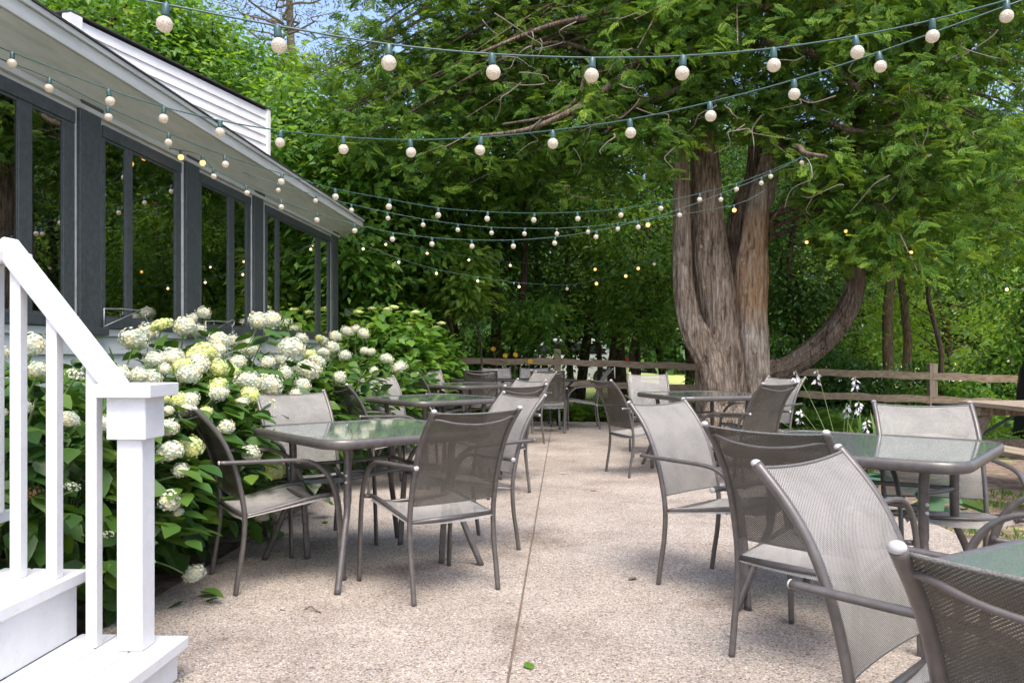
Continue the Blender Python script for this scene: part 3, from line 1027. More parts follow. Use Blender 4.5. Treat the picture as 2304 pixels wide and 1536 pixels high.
CH = [
    ((-1.49, 4.285), (0.84, 0.55), 'grey mesh patio chair nearest the white steps, facing right towards the nearest left table'),
    ((-0.266, 4.055), (-0.57, 0.82), 'brown-backed patio chair at the front of the nearest left table'),
    ((-1.38, 5.44), (0.58, -0.81), 'patio chair half under the white blooms behind the nearest left table'),
    ((-0.088, 5.23), (-0.84, -0.54), 'pale patio chair facing left, right behind the big brown-backed chair of the nearest left table'),
    ((-1.33, 7.15), (0.84, 0.54), 'dark-backed patio chair at the left end of the second left table'),
    ((-1.36, 8.94), (0.69, -0.72), 'pale patio chair against the flowers behind the second left table'),
    ((-0.02, 6.885), (-0.70, 0.71), 'dark-backed patio chair at the near right of the second left table'),
    ((0.025, 7.90), (-0.84, -0.54), 'pale patio chair facing left at the far right of the second left table'),
    ((0.29, 10.99), (-0.84, -0.54), 'pale patio chair facing left at the right end of the third left table'),
    ((-1.165, 10.84), (0.84, 0.54), 'dark-backed patio chair at the left end of the third left table'),
    ((-1.18, 11.95), (0.45, -0.89), 'pale patio chair behind the third left table, against the green shrub'),
    ((-0.46, 12.45), (0.03, 1.0), 'brown-backed patio chair pulled to the near side of the long black table'),
    ((0.53, 12.15), (0.10, 0.99), 'brown-backed patio chair near the fence post at the black table end'),
    ((-0.25, 13.80), (0.10, -0.99), 'left of the two pale patio chairs under the fence rail behind the black table'),
    ((0.37, 13.80), (-0.05, -1.0), 'right of the two pale patio chairs under the fence rail behind the black table'),
    ((1.025, 8.09), (0.936, 0.35), 'tan-backed patio chair at the left side of the table by the big cedar'),
    ((1.65, 9.97), (0.0, -1.0), 'pale patio chair facing the viewer behind the table by the big cedar'),
    ((2.22, 7.36), (-0.57, 0.82), 'tan-backed patio chair beside the hosta flowers, at the near right of the cedar table'),
    ((2.75, 8.72), (-0.84, -0.54), 'pale patio chair peeping over the tan back beside the cedar trunk'),
    ((1.36, 13.03), (-1.0, 0.02), 'patio chair seen side on near the fence, facing left to the black table'),
    ((0.93, 4.44), (0.67, -0.74), 'pale grey patio chair at the left end of the big right hand table'),
    ((1.03, 3.10), (0.72, 0.69), 'brown-backed patio chair at the near left of the big right hand table'),
    ((2.146, 4.245), (-0.2, -0.98), 'pale beige patio chair behind the big right hand table near the picnic bench'),
    ((2.17, 2.83), (-0.77, 0.63), 'patio chair cut by the right edge, only its curved arms and seat in view'),
    ((0.90, 2.065), (0.71, -0.70), 'large light grey mesh patio chair near the front right corner table'),
    ((0.84, 1.12), (0.72, 0.69), 'closest patio chair, its dark mesh back filling the front right corner'),
]
proto = make_chair()
for i, ((xc, d), (fx, fd), lab) in enumerate(CH):
    o = proto if i == 0 else copy_tree(proto)
    o.location = W(xc, d)
    v = wdir(fx, fd)
    o.rotation_euler = (0, 0, math.atan2(v.y, v.x) - math.pi / 2)
    tag(o, lab, 'chair', 'mesh sling chairs on the patio')


# ------------------------------------------------------------------ patio tables
def rsq(h, r, n=8):
    """rounded square outline"""
    out = []
    for (cx, cy, a0) in ((h - r, h - r, 0), (-h + r, h - r, 90), (-h + r, -h + r, 180), (h - r, -h + r, 270)):
        for k in range(n + 1):
            a = R(a0 + 90 * k / n)
            out.append((cx + r * math.cos(a), cy + r * math.sin(a)))
    return out


def make_table():
    root = empty('patio_table', (0, 0, 0))
    h = 0.525
    rim = MB()
    ol = rsq(h - 0.014, 0.13)
    rim.tube([(x, y, 0.742) for x, y in ol], 0.025, 10, closed=True, ref=(0, 0, 1), rad2=0.014)
    rim.build('rim', M['metal'], root)
    gl = MB()
    oi = rsq(h - 0.024, 0.12)
    n = len(oi)
    for z in (0.755, 0.762):
        for x, y in oi: gl.v.append(Vector((x, y, z)))
    gl.face(list(range(n))[::-1]); gl.face([n + k for k in range(n)])
    for k in range(n): gl.face((k, (k + 1) % n, n + (k + 1) % n, n + k))
    gl.build('glass_top', M['tglass'], root)
    for sx, sy in ((1, 1), (-1, 1), (-1, -1), (1, -1)):
        lg = MB()
        pts = [(0.352, 0.728), (0.33, 0.69), (0.325, 0.60), (0.325, 0.45), (0.332, 0.37), (0.362, 0.28), (0.40, 0.15), (0.446, 0.0)]
        sp = spline(pts, 4)
        rr = [0.0215 if p[1] > 0.42 else 0.0175 for p in sp]
        lg.tube([(sx * p[0], sy * p[0], p[1]) for p in sp], rr, 12)
        lo = lg.build('leg', M['metal'], root)
        bt = MB()
        for z in (0.53, 0.565):
            bt.ball((sx * 0.341, sy * 0.341, z), 0.0085, 8, 6)
        bt.build('bolt', M['cap'], lo)
    q = 0.325
    cs = [(q, q), (-q, q), (-q, -q), (q, -q)]
    for i in range(4):
        a, b = Vector((*cs[i], 0.545)), Vector((*cs[(i + 1) % 4], 0.545))
        mid = (a + b) / 2
        inn = mid * 0.72; inn.z = 0.552
        br = MB(); br.tube([p for p in spline([a, a * 0.2 + mid * 0.8 * 0.93 + Vector((0, 0, 0.03)), inn, b * 0.2 + mid * 0.8 * 0.93 + Vector((0, 0, 0.03)), b], 5)] if False else
                           [p for p in spline([tuple(a), tuple((a + inn) / 2 + (mid - inn) * 0.12), tuple(inn), tuple((b + inn) / 2 + (mid - inn) * 0.12), tuple(b)], 5)], 0.0115, 8)
        br.build('brace', M['metal'], root)
    return root


TB = [((-0.80, 4.73), (-0.10, -1.0), 'square glass patio table nearest the hydrangeas and the white steps'),
      ((-0.73, 7.85), (-0.10, -1.0), 'square glass patio table, second of the left hand row'),
      ((-0.60, 11.1), (-0.05, -1.0), 'square glass patio table, third of the left hand row, near the green shrub'),
      ((1.95, 8.55), (-0.45, -0.89), 'square glass patio table in front of the big cedar trunk'),
      ((1.66, 3.92), (0.12, -0.99), 'square glass patio table on the right with a chair reflected in it'),
      ((1.50, 1.52), (-0.97, 0.24), 'square glass patio table cut off by the bottom right corner')]
tproto = make_table()
for i, ((xc, d), (fx, fd), lab) in enumerate(TB):
    o = tproto if i == 0 else copy_tree(tproto)
    o.location = W(xc, d)
    v = wdir(fx, fd)
    o.rotation_euler = (0, 0, math.atan2(v.y, v.x) - math.pi / 4)
    tag(o, lab, 'table', 'square glass patio tables')


# long black metal tables
def black_table(loc, rz, L, lab):
    e = empty('metal_table', loc, rz, lab, 'table')
    t = MB(); t.box(-L / 2, L / 2, -0.36, 0.36, 0.735, 0.765)
    t.build('table_top', M['black'], e, 0.01)
    for sx in (-1, 1):
        lg = MB()
        for sy in (-1, 1):
            lg.bar((sx * L * 0.36, -sy * 0.20, 0.733), (sx * L * 0.36, sy * 0.36, 0.0), 0.05, 0.03, (1, 0, 0))
        lg.bar((sx * L * 0.36, -0.3, 0.70), (sx * L * 0.36, 0.3, 0.70), 0.04, 0.04)
        lg.build('leg', M['black'], e)
        br = MB(); br.bar((sx * L * 0.35, 0, 0.30), (sx * L * 0.08, 0, 0.73), 0.03, 0.03, (0, 1, 0)); br.bar((sx * L * 0.48, 0.05, 0.73), (sx * L * 0.30, 0.05, 0.35), 0.03, 0.03, (0, 1, 0))
        br.build('brace', M['black'], e)
    return e


black_table(W(0.03, 13.1, 0), TH, 1.95, 'long thin black metal table by the fence at the end of the patio')
black_table(W(6.9, 10.8, -0.27), TH - 0.12, 2.5, 'black metal table with crossed legs standing behind the wooden picnic bench')


# wooden picnic table at the right edge
pe = empty('picnic_table', W(4.72, 7.05, -0.06), TH + R(3), 'weathered wooden picnic table with attached benches at the right edge', 'picnic table')
t = MB()
for k in range(5):
    x = -0.36 + k * 0.148
    t.box(x, x + 0.14, -1.0, 1.0, 0.745, 0.785)
t.box(-0.33, 0.33, -0.78, -0.70, 0.66, 0.744); t.box(-0.33, 0.33, 0.70, 0.78, 0.66, 0.744)
t.build('table_top', M['picnic'], pe, 0.004)
for sx in (-1, 1):
    b = MB()
    for k in range(2):
        x = sx * 0.70 + (k - 1) * 0.148
        b.box(x, x + 0.14, -1.0, 1.0, 0.43, 0.468)
    b.build('bench', M['picnic'], pe, 0.004)
for sy in (-0.74, 0.74):
    c = MB(); c.bar((-0.82, sy + 0.062, 0.385), (0.82, sy + 0.062, 0.385), 0.04, 0.09); c.build('crossbar', M['picnic'], pe)
    for sx in (-1, 1):
        l = MB(); l.bar((sx * 0.22, sy, 0.70), (sx * 0.62, sy, 0.0), 0.085, 0.045, (0, 1, 0)); l.build('leg', M['picnic'], pe)

# ------------------------------------------------------------------ rail fence
fe = empty('rail_fence', W(1.5, 15.4), 0, 'weathered split rail fence with two rails along the far edge of the patio', 'fence')


def fpart(mb, name, mat, bevel=0.006):
    o = mb.build(name, mat, fe, bevel)
    o.matrix_parent_inverse = Matrix.Translation(-fe.location)
    return o


FP = [(-1.9, 15.6, 1.02), (0.85, 15.5, 1.005), (3.35, 14.9, 0.92), (4.75, 14.4, 0.85), (6.85, 13.55, 0.80), (8.6, 13.05, 0.73)]
tops = [None, 1.245, 1.12, 1.06, 1.0, 0.93]
for i, (xc, d, z) in enumerate(FP):
    p = W(xc, d)
    q = MB(); w = 0.065
    ztop = tops[i] if tops[i] else z + 0.2
    q.box(p.x - w, p.x + w, p.y - w, p.y + w, -0.45, ztop)
    fpart(q, 'fence_post', M['fencepost'], 0.012)
for i in range(len(FP) - 1):
    a, b = W(*FP[i][:2], FP[i][2]), W(*FP[i + 1][:2], FP[i + 1][2])
    for dz in (0.0, -0.385):
        r_ = MB()
        off = Vector((0, -0.045, dz))
        v = (b - a)
        n = 10
        b0 = len(r_.v); dv = v.normalized(); sd_ = dv.cross(Vector((0, 0, 1)))
        for k in range(n + 1):
            c = a + v * (k / n) + off + Vector((0, 0, 0.010 * math.sin(k * 1.7 + i + dz * 9)))
            h_ = 0.058 + 0.006 * math.sin(k * 2.3 + i)
            for (u_, w_) in ((-.032, -h_), (.032, -h_), (.030, h_ * 0.96), (-.026, h_)):
                r_.v.append(c + sd_ * u_ + Vector((0, 0, w_)))
        for k in range(n):
            for q in range(4):
                r_.face((b0 + k * 4 + q, b0 + k * 4 + (q + 1) % 4, b0 + k * 4 + 4 + (q + 1) % 4, b0 + k * 4 + 4 + q))
        r_.face((b0, b0 + 3, b0 + 2, b0 + 1)); r_.face((b0 + n * 4, b0 + n * 4 + 1, b0 + n * 4 + 2, b0 + n * 4 + 3))
        fpart(r_, 'rail', M['fence'], 0.0)

# ------------------------------------------------------------------ string lights
bm_ = MB(); bm_.ball((0, 0, 0), 0.0245, 16, 12); bulb_me = {k: bm_.mesh('bulb', M[k]) for k in ('bulb', 'amber')}
sb_ = MB(); sb_.ball((0, 0, 0), 0.019, 10, 8); bulb_me['spark'] = sb_.mesh('bulb', M['spark'])
sk = MB(); sk.lathe([(0.001, 0.022), (0.0115, 0.022), (0.0125, 0.028), (0.0115, 0.058), (0.009, 0.062), (0.001, 0.063)], 12)
sk_me = sk.mesh('socket', M['socket'])
HANG = 0.060


def string_lights(ends, bulbs, lab, d0, d1, kind=None, droop=True):
    """ends: (px,py) of both cable ends; bulbs: (px,py[,kind]) of the globe centres; depth runs d0..d1 over px"""
    pts = [(ends[0][0], ends[0][1])] + [(b[0], b[1]) for b in bulbs] + [(ends[1][0], ends[1][1])]
    x0, x1 = ends[0][0], ends[1][0]
    def dep(px): return d0 + (d1 - d0) * (px - x0) / (x1 - x0)
    root_p = PT(*ends[0], dep(x0))
    root = empty('string_lights', root_p, 0, lab, 'string lights', 'strings of globe bulbs over the patio')
    path = [root_p]
    for b in bulbs: path.append(PT(b[0], b[1], dep(b[0])) + Vector((0, 0, HANG)))
    path.append(PT(*ends[1], dep(x1)))
    path = [tuple(p - root_p) for p in path]
    c = MB(); c.tube(spline(path, 4), 0.0032, 6)
    c.build('cable', M['cable'], root)
    for i, b in enumerate(bulbs):
        k = b[2] if len(b) > 2 else (kind or 'bulb')
        o = link('bulb', bulb_me[k], root)
        o.location = Vector(path[i + 1]) - Vector((0, 0, HANG))
        o.rotation_euler = (R(random.uniform(-7, 7)), R(random.uniform(-7, 7)), random.uniform(0, 6))
        link('socket', sk_me, o)


string_lights([(270, -8), (2330, -14)], [(370, 55), (628, 103), (875, 142), (1110, 163), (1331, 170), (1535, 165), (1741, 147), (1929, 118), (2098, 82), (2265, 37)],
              'nearest string of big pearl bulbs, highest across the picture', 2.45, 3.15)
string_lights([(-110, 62), (2330, -10)], [(27, 143), (248, 228), (368, 267), (495, 298), (630, 321), (773, 336), (925, 343), (1080, 338), (1244, 323), (1419, 299), (1599, 261), (1787, 212), (1981, 150)],
              'second string of pearl bulbs swooping from the near eave to the upper right corner', 4.6, 3.15)
string_lights([(-60, 110), (1808, 352)], [(110, 199), (244, 264), (379, 321), (507, 370), (633, 409), (755, 443), (875, 465), (986, 484), (1096, 492), (1201, 495), (1300, 492), (1397, 484), (1487, 469), (1574, 449), (1657, 426), (1734, 397), (1804, 366)],
              'third string of pearl bulbs, running from the eave by the steps to a cedar branch', 4.4, 8.8)
string_lights([(380, 335), (1808, 353)], [(407, 354, 'amber'), (456, 367, 'amber'), (481, 397), (556, 434), (633, 466), (713, 495), (798, 519), (883, 538), (972, 549), (1062, 554), (1155, 554), (1248, 547), (1341, 533), (1436, 511), (1529, 484), (1622, 449), (1713, 412)],
              'string of pearl bulbs with two amber ones under the eave, passing below the third string', 7.0, 8.85)
string_lights([(545, 388), (1725, 425)], [(626, 428), (710, 452), (791, 473), (873, 491), (952, 506), (1030, 517), (1106, 524), (1180, 526), (1253, 526), (1323, 522), (1390, 515), (1458, 506, 'amber'), (1652, 473, 'amber')],
              'thin string of small pearl bulbs between the two long ones, ending on the cedar stem', 8.2, 9.6)
string_lights([(735, 505), (1520, 560)], [(740, 526, 'amber'), (817, 560, 'spark'), (897, 590, 'spark'), (982, 615, 'spark'), (1075, 632, 'spark'), (1168, 645, 'spark'), (1276, 650), (1342, 638, 'amber'), (1408, 621, 'amber'), (1436, 604, 'amber'), (1472, 594)],
              'lowest string of small lit bulbs sagging from the house corner to the cedar trunk', 12.4, 12.6)
string_lights([(745, 508), (1400, 590)], [(780, 526, 'amber'), (868, 550, 'spark'), (961, 570, 'spark'), (1055, 585, 'spark'), (1148, 597, 'spark'), (1339, 606, 'amber')],
              'faint far string of small glowing bulbs before the dark trees', 12.9, 14.0)
string_lights([(1760, 500), (2330, 660)], [(1815, 545, 'amber'), (1903, 520, 'amber'), (2050, 568, 'amber'), (2105, 580, 'amber'), (2265, 651, 'spark')],
              'far string of tiny amber bulbs half hidden in the cedar on the right', 12.0, 11.0)
tt = MB(); p0 = PT(1806, 352, 8.8)
tt.tube([p for p in spline([(0, 0, 0), (0.05, 0, -0.03), (0.085, 0, -0.10), (0.10, 0, -0.19)], 4)], 0.004, 6)
to = tt.build('cable_tie', M['cap']); to.location = p0
tag(to, 'white cable tie with a loose tail where two light strings meet', 'cable tie')


# ------------------------------------------------------------------ leaf templates
def T(v, f): return (np.array(v, float), np.array(f, int))


KITE = T([(0, 0, 0), (0.27, 0.42, 0.07), (0, 1, -0.06), (-0.27, 0.42, 0.07)], [(0, 1, 2, 3)])
OVATE = T([(0, 0, 0), (0.30, 0.22, 0.05), (0.34, 0.50, 0.06), (0.15, 0.82, 0.0), (0, 1.0, -0.08), (-0.15, 0.82, 0.0), (-0.34, 0.50, 0.06), (-0.30, 0.22, 0.05), (0, 0.35, -0.02), (0, 0.72, -0.03)],
          [(0, 1, 8, 7), (1, 2, 9, 8), (8, 9, 6, 7), (2, 3, 4, 9), (9, 4, 5, 6)])
BLADE = T([(0.0, 0, 0), (0.05, 0.3, 0.02), (0.03, 0.7, 0.0), (0, 1, -0.06), (-0.03, 0.7, 0.0), (-0.05, 0.3, 0.02)], [(0, 1, 4, 5), (1, 2, 3, 4)])


def spray_template(seed):
    """flat cedar frond: forking narrow scale-leaf fingers, one connected piece"""
    r = random.Random(seed)
    v, f = [], []
    n = 6
    for k in range(n + 1):
        t = k / n
        w = 0.012 * (1 - t)
        v.append((-w, t * 0.86, -0.16 * t * t)); v.append((w + 0.002, t * 0.86, -0.16 * t * t))
    for k in range(n):
        f.append((2 * k, 2 * k + 1, 2 * k + 3, 2 * k + 2))
    def finger(b, ang, L, w):
        x, y, z = v[b]
        c, s = math.sin(ang), math.cos(ang)
        k0 = len(v)
        for (a, q, h) in ((w, 0.42, 0.010), (0, 1, -0.05), (-w, 0.42, 0.010)):
            v.append((x + c * q * L + s * a, y + s * q * L - c * a, z + h - 0.10 * q * L))
        f.append((b, k0, k0 + 1, k0 + 2))
        return k0
    for k in range(1, n + 1):
        t = k / n
        for sd in (-1, 1):
            L = (0.50 - 0.34 * t) * r.uniform(0.75, 1.2)
            a = sd * R(r.uniform(30, 50))
            q = finger(2 * k + (1 if sd > 0 else 0), a, L, 0.044)
            if k < n: finger(q, a - sd * R(30), L * 0.6, 0.034)
    finger(2 * n, 0, 0.2, 0.03)
    return T(v, f)


SPRAYS = [spray_template(k) for k in range(4)]


def fern_template():
    v, f = [], []
    n = 13
    for k in range(n):
        t = 0.1 + 0.9 * k / n
        z = 0.55 * t - 0.62 * t * t
        w = 0.26 * math.sin(math.pi * min(1, t * 0.85 + 0.12)) + 0.02
        for sd in (-1, 1):
            b = len(v)
            v += [(0, t - 0.02, z), (sd * w * 0.5, t + 0.045, z + 0.02), (sd * w, t + 0.05, z - 0.03), (sd * w * 0.5, t - 0.012, z + 0.01)]
            f.append((b, b + 1, b + 2, b + 3) if sd < 0 else (b, b + 3, b + 2, b + 1))
    return T(v, f)


FERN = fern_template()


# ------------------------------------------------------------------ trees
def wob(p, q, n=7, amp=0.12, seed=0):
    p, q = np.array(p, float), np.array(q, float)
    out = []
    for k in range(n + 1):
        t = k / n
        w = math.sin(math.pi * t) * amp
        out.append(p + (q - p) * t + np.array([mnoise.noise(Vector((t * 2.3 + seed, 0.3, 1))), mnoise.noise(Vector((0.7, t * 2.3 + seed, 4))), 0.5 * mnoise.noise(Vector((3, 1, t * 2 + seed)))]) * w * 2)
    return out


def broad_tree(xc, d, zc, rx, rz, n, mat, lab, name='broadleaf_tree', leaf=0.13, trunk_r=0.11, clusters=120, csig=0.34, seed=0, zmin=None, lean=0.0, group='broadleaf trees behind the fence and the house', hole=0.0, zmax=None):
    r = np.random.default_rng(1000 + seed)
    base = W(xc, d, -0.25)
    root = empty(name, base, 0, lab, 'tree', group)
    top = np.array([lean, 0, zc + rz * 0.6 + 0.25])
    tr = MB()
    sp = wob((0, 0, 0), top, 10, 0.3, seed * 3.1)
    tr.tube(sp, [trunk_r * (1.25 - 0.95 * k / 10) if k else trunk_r * 1.5 for k in range(11)], 9)
    u = r.normal(size=(clusters, 3)); u = norm(u)
    rad = r.uniform(0.30, 1.0, clusters) ** 0.6
    C = u * rad[:, None] * np.array([rx, rx, rz]) + np.array([lean * 0.7, 0, zc + 0.25])
    if zmin is not None: C = C[C[:, 2] > zmin + 0.25]
    if zmax is not None: C = C[C[:, 2] < zmax + 0.25]
    for k in range(0, len(C), 3):
        c = C[k]
        h = max(0.25 * zc, min(top[2] * 0.95, c[2] - 0.45 * math.hypot(c[0], c[1])))
        st = np.array([lean * h / top[2], 0, h])
        L = np.linalg.norm(c - st)
        tr.tube(wob(st, c, 4, 0.10 * L, seed + k), [max(0.008, trunk_r * 0.30 * (1 - 0.75 * q / 4)) for q in range(5)], 5, caps=False)
    tr.build('trunk', M['bark'], root)
    m = n // len(C)
    pos = np.repeat(C, m, axis=0) + r.normal(size=(len(C) * m, 3)) * np.array([csig, csig, csig * 0.62])
    out = pos - np.repeat(C, m, axis=0); out[:, 2] *= 0.3
    hz = pos - np.array([0, 0, zc]); hz[:, 2] = 0
    Y = norm(out) * 0.7 + norm(hz) * 0.35 + r.normal(size=pos.shape) * 0.35 + np.array([0, 0, -0.45])
    Z = np.array([0, 0, 1.0]) + r.normal(size=pos.shape) * 0.42 + norm(hz) * 0.35
    V, Fq = scatter(KITE, pos, Y, Z, leaf * r.uniform(0.65, 1.25, len(pos)))
    link('crown', array_mesh('crown', V, Fq, mat), root)
    return root


A_, B_, C_ = M['leafA'], M['leafB'], M['leafC']
TREES = [
    # xc by pixel: (px, d, zc, rx, rz, n, mat, label, kwargs)
    (250, 17, 7.0, 2.3, 2.3, 15000, A_, 'leafy green tree rising behind the white wing at the upper left', dict(leaf=0.175)),
    (455, 18, 6.2, 2.2, 2.4, 15000, A_, 'bright green tree over the ridge of the white siding', dict(leaf=0.175)),
    (80, 24, 9.6, 3.6, 3.6, 11000, B_, 'dark tall tree behind the near eave at the top left', {}),
    (640, 15.4, 4.1, 1.9, 2.2, 16000, A_, 'dense green tree beyond the far end of the white siding', dict(leaf=0.175)),
    (800, 14.8, 3.0, 1.55, 2.1, 15000, A_, 'bright leafy tree at the corner of the house, its branches touching the eave', dict(leaf=0.18)),
    (930, 18.5, 4.6, 2.4, 3.4, 14000, B_, 'dark green tree behind the house corner shrubs', {}),
    (1095, 17.4, 5.2, 1.9, 2.6, 11000, B_, 'slim dark trunked tree left of the straight bare pole-like trunk', dict(zmin=1.9)),
    (1150, 16.6, 6.0, 1.5, 2.6, 7000, A_, 'tree with a straight bare pole-like trunk rising behind the fence', dict(zmin=3.4, trunk_r=0.085)),
    (1300, 20, 4.6, 2.7, 3.6, 14000, B_, 'broad dark tree in the gap between fence post and cedar', {}),
    (1460, 17.4, 2.8, 1.5, 1.7, 8000, A_, 'low green tree just left of the cedar trunk above the rail', dict(zmin=0.9, trunk_r=0.06)),
    (1590, 22, 5.2, 3.1, 4.0, 13000, B_, 'dark tree straight behind the cedar trunk', {}),
    (1790, 18.0, 3.6, 1.6, 2.6, 12000, B_, 'dark leafy tree between the cedar trunk and its bent limb', {}),
    (2030, 23, 6.5, 3.0, 3.6, 11000, C_, 'sunny yellow green tree far behind the right fence', dict(leaf=0.15)),
    (1400, 19, 9.0, 3.0, 2.6, 9000, A_, 'tall tree whose top fills in behind the upper cedar limbs', dict(leaf=0.17, zmin=6.0)),
    (2000, 19, 9.2, 3.2, 2.6, 9000, B_, 'tall dark tree topping the right half behind the cedar', dict(leaf=0.17, zmin=6.2)),
    (2120, 27, 3.4, 2.6, 3.0, 8000, C_, 'sunlit low tree beyond the lawn at the right', dict(leaf=0.17, zmin=0.7)),
    (1930, 28, 3.2, 2.2, 2.6, 7000, C_, 'sunlit pale green tree seen past the bent cedar limb', dict(leaf=0.17, zmin=0.7)),
    (2330, 17, 3.4, 1.5, 2.5, 10000, A_, 'green tree leaning in at the right edge above the fence', dict(zmin=0.6)),
    (2420, 21, 5.6, 3.0, 4.0, 11000, B_, 'dark tree beyond the right edge of the fence', {}),
    (1010, 26, 5.5, 3.2, 4.6, 10000, B_, 'far dark tree left of the straight bare trunk', dict(leaf=0.17)),
    (1430, 29, 6.0, 3.8, 5.2, 10000, B_, 'far dark tree over the sunny lawn', dict(leaf=0.18, zmin=1.6)),
    (760, 25, 5.5, 3.2, 4.6, 10000, B_, 'far dark tree behind the house corner', dict(leaf=0.17)),
]
for i, (px, d, zc, rx, rz, n, mat, lab, kw) in enumerate(TREES):
    broad_tree((px - 1152) / F * d, d, zc, rx, rz, n, mat, lab, seed=i, **kw)
# leafy young saplings lit in front of the dark wood
broad_tree((1050 - 1152) / F * 14.4, 14.4, 2.45, 0.50, 0.62, 1000, C_, 'small sapling with bright drooping leaves over the fence rail', 'sapling', 0.20, 0.022, 24, 0.17, 51, zmin=1.75, group=None)
broad_tree((1215 - 1152) / F * 15.9, 15.9, 1.75, 0.8, 0.7, 1100, A_, 'low sapling spreading behind the near fence post', 'sapling', 0.15, 0.02, 26, 0.2, 52, zmin=1.25, group=None)
broad_tree((1000 - 1152) / F * 15.2, 15.2, 3.6, 1.1, 1.2, 3200, A_, 'slender sapling with layered leaves beside the house corner tree', 'sapling', 0.15, 0.035, 40, 0.24, 53, zmin=2.6, group=None)

# bare thin trunks in the wood behind the fence
for i, (px, d, h, r_, ln) in enumerate([(985, 19, 7, 0.07, 0.2), (1040, 18.2, 5.5, 0.055, -0.25), (1195, 20, 7, 0.06, 0.3), (1345, 18.5, 5, 0.06, 0.1), (1385, 18.9, 5, 0.08, -0.1),
                                        (1425, 18.0, 4.5, 0.06, 0.25), (1495, 19.2, 5, 0.08, 0.0), (1542, 18.6, 5, 0.10, 0.1), (2120, 15.2, 4.5, 0.05, -0.3), (1290, 19.5, 6, 0.07, -0.2), (940, 16.8, 5, 0.085, -0.55)]):
    e = empty('thin_tree', W((px - 1152) / F * d, d, -0.3), 0, None, 'tree', 'thin bare trunks in the wood behind the fence')
    e['label'] = 'thin bare dark trunk standing in the wood behind the fence'
    m = MB(); m.tube(wob((0, 0, 0), (ln, 0.2, h), 9, 0.16, i * 5.3), [r_ * (1.15 - 0.06 * k) for k in range(10)], 8)
    for k in range(5):
        z = h * (0.35 + 0.13 * k); a = k * 2.2 + i
        m.tube(wob((ln * z / h, 0.2 * z / h, z), (ln + math.cos(a) * 0.9, 0.2 + math.sin(a) * 0.6, z + 0.5), 4, 0.1, k + i), [0.016, 0.013, 0.01, 0.008, 0.005], 5, caps=False)
    m.build('trunk', M['bark'], e)
    nn = 900
    P = np.stack([rng.normal(ln * 0.8, 0.75, nn), rng.normal(0.2, 0.6, nn), rng.uniform(h * 0.55, h * 1.05, nn)], 1)
    V, Fq = scatter(KITE, P, rng.normal(size=(nn, 3)) * 0.6 + np.array([0, 0, -0.5]), np.array([0, 0, 1.0]) + rng.normal(size=(nn, 3)) * 0.5, rng.uniform(0.09, 0.16, nn))
    link('crown', array_mesh('crown', V, Fq, M['leafB']), e)

# distant pine with open crown against the sky
pt = empty('pine_tree', W((630 - 1152) / F * 27, 27, 0), 0, 'open brownish pine against the blue sky at the top', 'tree')
m = MB()
m.tube(wob((0, 0, 0), (0.3, 0, 16), 10, 0.5, 3), [0.3 - 0.024 * k for k in range(11)], 9)
tips = []
for k in range(70):
    z = 8.5 + 7 * random.random(); a = random.uniform(0, 6.28); L = random.uniform(1.0, 2.9)
    q = (math.cos(a) * L, math.sin(a) * L, z + random.uniform(-0.1, 0.8))
    m.tube(wob((0.1, 0, z), q, 5, 0.5, k * 1.3), [0.05, 0.04, 0.03, 0.024, 0.018, 0.01], 5, caps=False)
    tips.append(q)
m.build('trunk', M['twig'], pt)
tips = np.array(tips)
pos = np.repeat(tips, 130, axis=0)
off = rng.normal(size=pos.shape) * np.array([0.4, 0.4, 0.26])
V, Fq = scatter(BLADE, pos + off, norm(off) + rng.normal(size=pos.shape) * 0.6, rng.normal(size=pos.shape), np.stack([np.full(len(pos), 0.30), rng.uniform(0.14, 0.26, len(pos)), np.full(len(pos), 0.2)], 1))
link('crown', array_mesh('crown', V, Fq, M['pine']), pt)

# far wood that closes the view
nn = 26000
ang = rng.uniform(R(-34), R(40), nn)
dd = rng.uniform(52, 66, nn)
hmax = 9.5 + 5.5 * np.clip((np.degrees(ang) + 12) / 20, 0, 1) + 2.0 * np.sin(ang * 31) + 1.2 * np.sin(ang * 67 + 1)
zz = rng.uniform(0, 1, nn) ** 0.8 * hmax
P = np.stack([np.sin(ang) * dd, np.cos(ang) * dd, zz], 1)
P[:, 0] -= P[:, 1] * ST
V, Fq = scatter(KITE, P, rng.normal(size=(nn, 3)) + np.array([0, 0, -0.5]), np.array([0, -0.5, 0.8]) + rng.normal(size=(nn, 3)) * 0.5, rng.uniform(0.8, 1.7, nn))
tag(link('far_wood', array_mesh('far_wood', V, Fq, M['leafB'])), 'far-off wood closing the view behind the lawn', 'wood', kind='stuff')

